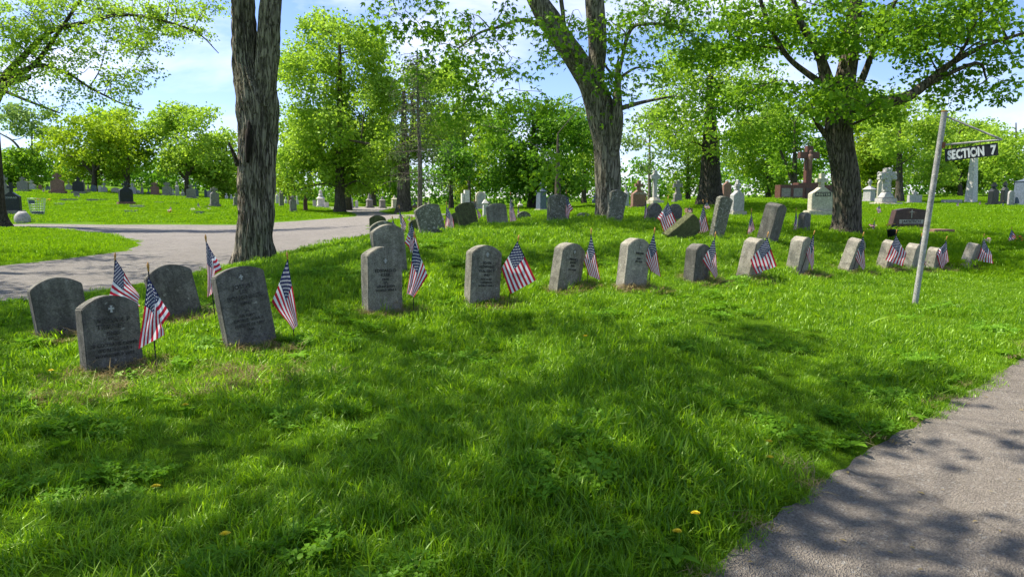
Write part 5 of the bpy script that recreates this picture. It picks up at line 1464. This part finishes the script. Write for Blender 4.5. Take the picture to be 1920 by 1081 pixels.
# --- tree at the left edge reaching across the sky
lc = [(60,30,80,40,28,1.5),(150,25,90,40,28,1.5),(250,30,80,30,27,1.3),(330,25,60,30,27,1.2),(30,110,50,40,28,1.3),(110,90,70,30,28,1.2),(200,80,60,26,27,1.1),(270,90,46,26,26,.9),(160,140,60,24,27,.9),(230,150,40,22,26,.8),
      (385,15,34,24,26,.8),(340,60,30,14,26,.6),(275,125,22,20,26,.6),(60,165,60,14,27,.8),(110,200,30,10,27,.5),(190,170,40,14,27,.6),(20,60,50,30,28,1.2),(300,50,46,20,27,.8),(380,60,20,10,26,.4),(235,195,22,8,26,.4)]
tree('silver_maple', 'dark trunked tree at the left edge with limbs arching over the sky',
     [(2,414,34,30),(0,395,24),(-6,330,26),(-14,240,28),(-16,200,28),(-22,120,24),(-30,0,20),(-30,-140,14)],
     lc, [[(-14,190,24,30),(8,145,18,29),(40,110,14,28.5),(90,62,10,28),(160,42,8,27.5),(230,28,6,27),(300,38,5,26.5),(370,62,3,26),(410,100,1.5,26)],
      [(-14,200,20,30),(20,140,14,29),(60,125,11,28),(110,60,8,28),(150,0,6,28),(180,-50,4,28)],
      [(0,170,12,29),(60,125,10,28),(120,135,6,27.5),(170,165,5,27),(230,195,3,26.5),(268,205,1.5,26)],
      [(-5,165,10,29),(30,180,7,28.5),(80,200,5,28),(112,212,3,28)],
      [(5,160,14,29),(55,145,10,28)]],
     'leaf_bright', 'bark_black', 0.11, 42, 0.42, 1.2, droop=0.4, twig=0.8, rmin=0.012, flat=0.45)
# --- trees of the middle distance
FARG = 'trees of the cemetery background'
def bt(label, px, py, w, Y, blobs, leaf, barkm='bark_dark', size=None, top=None, name='shade_tree', dens=1.0, lean=0, limbs=(), per=44, **k):
    size = size or max(0.12, 0.0043 * Y)
    top = top or (py - 160)
    bl = []
    for b_ in blobs:
        b_ = list(b_); b_[5] = int(b_[5] * 1.7); b_[6] = b_[6] * 0.78; b_[2] *= 1.12; b_[3] *= 1.1
        bl += blob(*b_)
    return tree(name, label, [(px, py, w, Y), (px + lean * .3, (py * 2 + top) / 3, w * 0.8), (px + lean * .7, (py + top * 2) / 3, w * 0.5), (px + lean, top, w * 0.22)], bl, limbs, leaf, barkm, size, per, 0.8 * (Y / 45) ** 0.5, dens * 2.1, group=FARG, twig=0.25, flare=1.3, rmin=0.016, **k)
bt('tall bright green tree behind the road, right of the shaggy trunk', 637, 400, 20, 46, [(625,190,105,170,46,34,0.28),(570,310,60,60,46,10,0.4),(690,300,60,60,46,10,0.4)], 'leaf_bright', top=60, dens=1.4)
bt('second stem close behind the tall bright tree', 652, 393, 14, 52, [(660,300,60,60,54,8,0.4)], 'leaf_mid', top=240)
bt('tree with a thick dark trunk left of the straight conifer', 757, 396, 27, 42, [(770,200,100,90,43,20,0.32),(720,290,60,50,43,10,0.4),(820,260,60,50,44,9,0.4)], 'leaf_bright', top=170, dens=1.2,
   limbs=[[(755,310,14,42),(725,285,9,42),(690,270,6,42),(650,262,3,42)],[(757,300,14,42),(775,240,9,42),(772,180,5,42)]])
bt('small round dark leaved tree left of the stepped white monument', 846, 390, 9, 39, [(850,305,48,48,39,16,0.42)], 'leaf_dark', 'bark_black', top=290, dens=1.3)
bt('broad dense dark tree behind the pillar monument', 1000, 386, 20, 47, [(1000,260,100,90,47,26,0.34),(960,330,60,48,46,10,0.42),(1050,330,50,44,46,8,0.42)], 'leaf_dark', 'bark_black', top=220, dens=1.25)
bt('tree with a plain brown stem behind the upright lichen spotted stone', 1046, 384, 13, 40, [(1060,240,50,60,50,9,0.4)], 'leaf_mid', 'bark_dark', top=250)
bt('dense tree with a very thick dark trunk left of the huge crucifix', 1332, 382, 44, 29, [(1345,190,130,100,29,34,0.30),(1260,240,60,50,29,10,0.4),(1290,110,90,70,30,12,0.36)], 'leaf_bright', 'bark_black', top=140, dens=0.62, name='maple_tree')
bt('dark stemmed tree behind the ornate cross', 1686, 380, 16, 45, [(1690,240,90,70,46,16,0.36),(1760,300,60,50,48,9,0.4)], 'leaf_bright', top=200)
bt('twin stemmed tree behind the crucifix wall', 1490, 372, 12, 55, [(1500,250,80,80,56,16,0.36)], 'leaf_mid', top=230, limbs=[[(1490,350,8,55),(1470,300,6,55),(1455,260,3,55)]])
bt('leafy tree at the right edge behind the blackened monuments', 1905, 378, 10, 52, [(1895,290,55,70,52,16,0.36)], 'leaf_bright', top=230)
bt('rounded yellow green tree on the left lawn, its trunk behind the black monument', 177, 362, 12, 60, [(178,270,85,66,60,22,0.34)], 'leaf_yellow', top=250, limbs=[[(177,330,7,60),(150,300,5,60),(120,290,3,60)],[(178,320,7,60),(205,290,5,60),(215,250,3,60)]])
bt('slim tree with a slanting stem near the dark monument on the left lawn', 240, 365, 9, 60, [(235,300,50,40,62,9,0.4),(215,215,46,22,64,6,0.4)], 'leaf_bright', top=240, limbs=[[(240,340,6,60),(218,300,4,60)]])
bt('green tree with a forked stem behind the grey square stone', 350, 368, 9, 60, [(350,265,80,70,60,22,0.34)], 'leaf_bright', top=230, limbs=[[(350,330,7,60),(372,300,5,60),(400,285,3,60)],[(350,340,6,60),(325,305,4,60)]])
bt('thin sparse tree at the far left with bare forks', 60, 355, 9, 66, [(40,230,60,36,66,7,0.4),(90,240,30,30,66,4,0.4)], 'leaf_pale', 'bark_grey', top=230, dens=0.6, limbs=[[(60,320,6,66),(30,270,5,66),(0,250,3,66)],[(60,310,6,66),(80,260,4,66)]])
bt('low bushy tree at the far left edge', 20, 355, 8, 64, [(25,310,60,40,64,14,0.4)], 'leaf_mid', top=300)
bt('green tree between the left lawn trees and the shaggy trunk', 425, 372, 8, 64, [(425,300,50,66,64,16,0.38)], 'leaf_bright', top=260)
bt('airy pale tree against the sky right of the forked tree', 1218, 380, 7, 60, [(1220,270,60,70,60,9,0.36)], 'leaf_pale', 'bark_grey', top=210, dens=0.42)
bt('dense tree behind the celtic cross and the thick dark trunk', 1290, 380, 9, 62, [(1290,310,50,60,62,13,0.38)], 'leaf_bright', top=260)
bt('leafy tree left behind the forked tree', 1095, 384, 9, 62, [(1095,290,50,90,62,16,0.36)], 'leaf_bright', top=210)
bt('tree filling the gap left of the maple trunk', 1440, 374, 9, 66, [(1430,280,70,90,68,20,0.36)], 'leaf_bright', top=220)
bt('yellow green tree right behind the maple trunk', 1640, 372, 9, 68, [(1640,280,70,90,68,20,0.36)], 'leaf_yellow', top=220)
bt('tall tree behind the obelisk', 1800, 375, 9, 66, [(1800,290,80,86,68,22,0.36)], 'leaf_bright', top=230)
bt('bright shrubby tree behind the small reddish stone', 880, 388, 7, 60, [(890,320,50,60,62,14,0.38)], 'leaf_yellow', top=280)
bt('high crowned tree rising behind the dark trunk and the conifer', 870, 390, 12, 66, [(860,220,80,100,68,16,0.34)], 'leaf_bright', top=180, dens=1.0)
bt('tree over the far end of the road', 700, 385, 10, 74, [(705,300,60,80,76,16,0.38)], 'leaf_mid', top=240)
bt('tree between the shaggy trunk and the tall bright tree', 548, 386, 9, 70, [(550,310,40,70,70,12,0.4)], 'leaf_yellow', top=260)
# far wood behind everything, reads as one mass
for (lab, x0, x1, Yw, ytop, ybot, leafm) in (('g1', -120, 470, 92, 290, 352, 'leaf_dark'), ('g2', 470, 1180, 96, 320, 382, 'leaf_dark'), ('g3', 1180, 2060, 92, 300, 374, 'leaf_dark')):
    C = []
    for _ in range(620 if x1 - x0 < 900 else 760):
        px = random.uniform(x0, x1); top = ytop + 26 * mnoise.noise(Vector((px * 0.012, 3.1, Yw))) + 12 * mnoise.noise(Vector((px * 0.05, 1.1, Yw)))
        py = random.uniform(top, ybot + 4)
        C.append(at(px, py, Yw + random.uniform(-6, 6)))
    v, f, ti = leaf_cloud(C, [1.15] * len(C), 26, 0.46, 0.7)
    tag(link('far_wood', np_mesh('far_wood', v, f, 4, False, ti), M[leafm]), kind='stuff')
    TREE_TRIS += len(f) * 2
# --- straight conifer with dead twigs
root = empty('conifer', on(787, 30), 'straight thin conifer trunk with dead drooping twigs, nearly bare', 'tree')
base = np.array(root.location); top = at(782, 95, 30)
T = Tubes(); s_ = spline([base - [0, 0, .3], base, (base * 2 + top) / 3 + [0.05, 0, 0], (base + 2 * top) / 3, top], 24); T.add(s_, np.linspace(0.15, 0.03, 24), 9)
link('trunk', T.mesh('trunk'), M['bark_grey'], root)
T = Tubes(); C = []
for k in range(150):
    f = random.uniform(0.22, 0.99); a_ = random.uniform(0, 6.28); p = base + (top - base) * f
    L_ = random.uniform(0.4, 1.6) * (1.15 - 0.6 * f)
    q = p + np.array([math.cos(a_) * L_, math.sin(a_) * L_, -0.12 * L_]); q2 = q + np.array([math.cos(a_) * .15, math.sin(a_) * .15, -0.45 * L_])
    T.add(spline([p, q, q2], 6), np.linspace(0.012, 0.004, 6), 4)
    for j in range(3):
        m_ = p + (q - p) * random.uniform(.4, 1); T.add([m_, m_ + np.array([random.gauss(0, .12), random.gauss(0, .12), -random.uniform(.15, .5)])], [0.006, 0.002], 3)
    if random.random() < 0.5: C.append(q)
tag(link('dead_twigs', T.mesh('dead_twigs'), M['bark_grey'], root), kind='stuff')
v, f, ti = leaf_cloud(C, [0.28] * len(C), 22, 0.11, 0.5, 0.8)
tag(link('needles', np_mesh('needles', v, f, 4, False, ti), M['needle'], root), kind='stuff')
print('TREE TRIS', TREE_TRIS)

# ------------------------------------------------------------------ lay the lawn
SX = np.array([(s[0], s[1]) for s in STONES])
def near_stone(xy):
    d = np.sqrt(((xy[:, None, :] - SX[None]) ** 2).sum(-1)); return d.min(1)
A1 = ring(1.3, 5.4, 165); A1 = A1[shrink_near_edge(A1, 0.045, 0.0) > 0]
for dd in (0.12, 0.18):
    E1 = ring(1.4, 7.0, 130); E1 = E1[shrink_near_edge(E1, dd, 0.0) == 0]; A1 = np.vstack([A1, E1])
sc = rng.uniform(0.65, 1.2, len(A1)) * (0.85 + 0.5 * vnoise(A1, 0.9, 5)) * shrink_near_edge(A1, 0.13, 0.55)
ds = near_stone(A1); sc[ds < 0.22] *= 0.6
lit_ = []
V, Fq, Tt = [], [], []
for _ in range(150):
    y_ = random.uniform(1.9, 7.5); x_ = y_ * random.uniform(0.1, 0.78)
    if not inside(PATH, x_, y_)[0]: continue
    z_ = gz(x_, y_) + 0.002; a = random.uniform(0, 6.28); l = random.uniform(0.006, 0.02); w_ = l * random.uniform(.12, .5); o = len(V)
    for u, v in ((-1, 0), (0, -1), (1, 0), (0, 1)):
        V.append((x_ + l * u * math.cos(a) - w_ * v * math.sin(a), y_ + l * u * math.sin(a) + w_ * v * math.cos(a), z_ + (0.003 if v else 0))); Tt.append(random.random())
    Fq.append((o, o + 1, o + 2, o + 3))
tag(link('path_litter', np_mesh('path_litter', V, Fq, 4, False, Tt), M['straw']), kind='stuff')
scatter('near_grass', cA, A1, sc, tilt=0.2)
B1 = ring(5.0, 13.0, 62)
sc = rng.uniform(0.65, 1.2, len(B1)) * (0.85 + 0.5 * vnoise(B1, 0.8, 5)) * shrink_near_edge(B1, 0.2, 0.5)
ds = near_stone(B1); sc[ds < 0.2] *= 0.55
scatter('middle_grass', cB, B1, sc, tilt=0.18)
C1 = ring(12.5, 32, 16)
scatter('far_grass', cC, C1, rng.uniform(0.6, 1.15, len(C1)) * shrink_near_edge(C1, 0.45, 0.45), tilt=0.1)
D1 = ring(31, 85, 2.2)
D1 = D1[~(inside(ROAD, D1[:, 0] + 1.0, D1[:, 1]) | inside(ROAD, D1[:, 0], D1[:, 1] - 1.0) | inside(ROAD, D1[:, 0] - 1.0, D1[:, 1]))]
scatter('horizon_grass', cD, D1, rng.uniform(0.6, 1.1, len(D1)), tilt=0.05)
W1 = ring(1.4, 9.0, 30); k = vnoise(W1, 1.3, 21) + 0.45 * vnoise(W1, 4.0, 4); W1 = W1[k > 0.27]
scatter('clover', cW, W1, rng.uniform(0.6, 1.1, len(W1)), tilt=0.15)
L1 = ring(1.4, 8.0, 5.0); k = vnoise(L1, 0.9, 33); L1 = L1[k > 0.02]
ed = ring(1.6, 9.0, 34); em = shrink_near_edge(ed, 0.16, 0.0) == 0; ed = ed[em]
scatter('broadleaf_weeds', cL, np.vstack([L1, ed[::4]]), rng.uniform(0.5, 1.25, len(L1) + len(ed[::4])), tilt=0.15)
T1 = ring(1.6, 9.0, 26); k = vnoise(T1, 0.7, 77) + 0.3 * vnoise(T1, 3.0, 8); T1 = T1[k > 0.16]
scatter('long_grass', cT, T1, rng.uniform(0.6, 1.15, len(T1)), tilt=0.18)
S1 = []
for (x, y, w) in STONES[:16]:
    for _ in range(50):
        a = random.uniform(0, 6.28); r = random.uniform(0.08, 0.28)
        S1.append((x + r * math.cos(a) + 0.10, y + r * math.sin(a) * 0.8 - 0.05))
ed2 = ring(2.0, 9.0, 40); ed2 = ed2[shrink_near_edge(ed2, 0.09, 0.0) == 0]
S1 = np.vstack([np.array(S1), ed2, [(random.uniform(-2.75, -2.2), random.uniform(3.7, 4.3)) for _ in range(60)], [(random.gauss(-1.65, .18), random.gauss(4.15, .15)) for _ in range(70)]])
scatter('dry_grass', cS, S1, rng.uniform(0.6, 1.3, len(S1)), zoff=0.022, tilt=0.3)
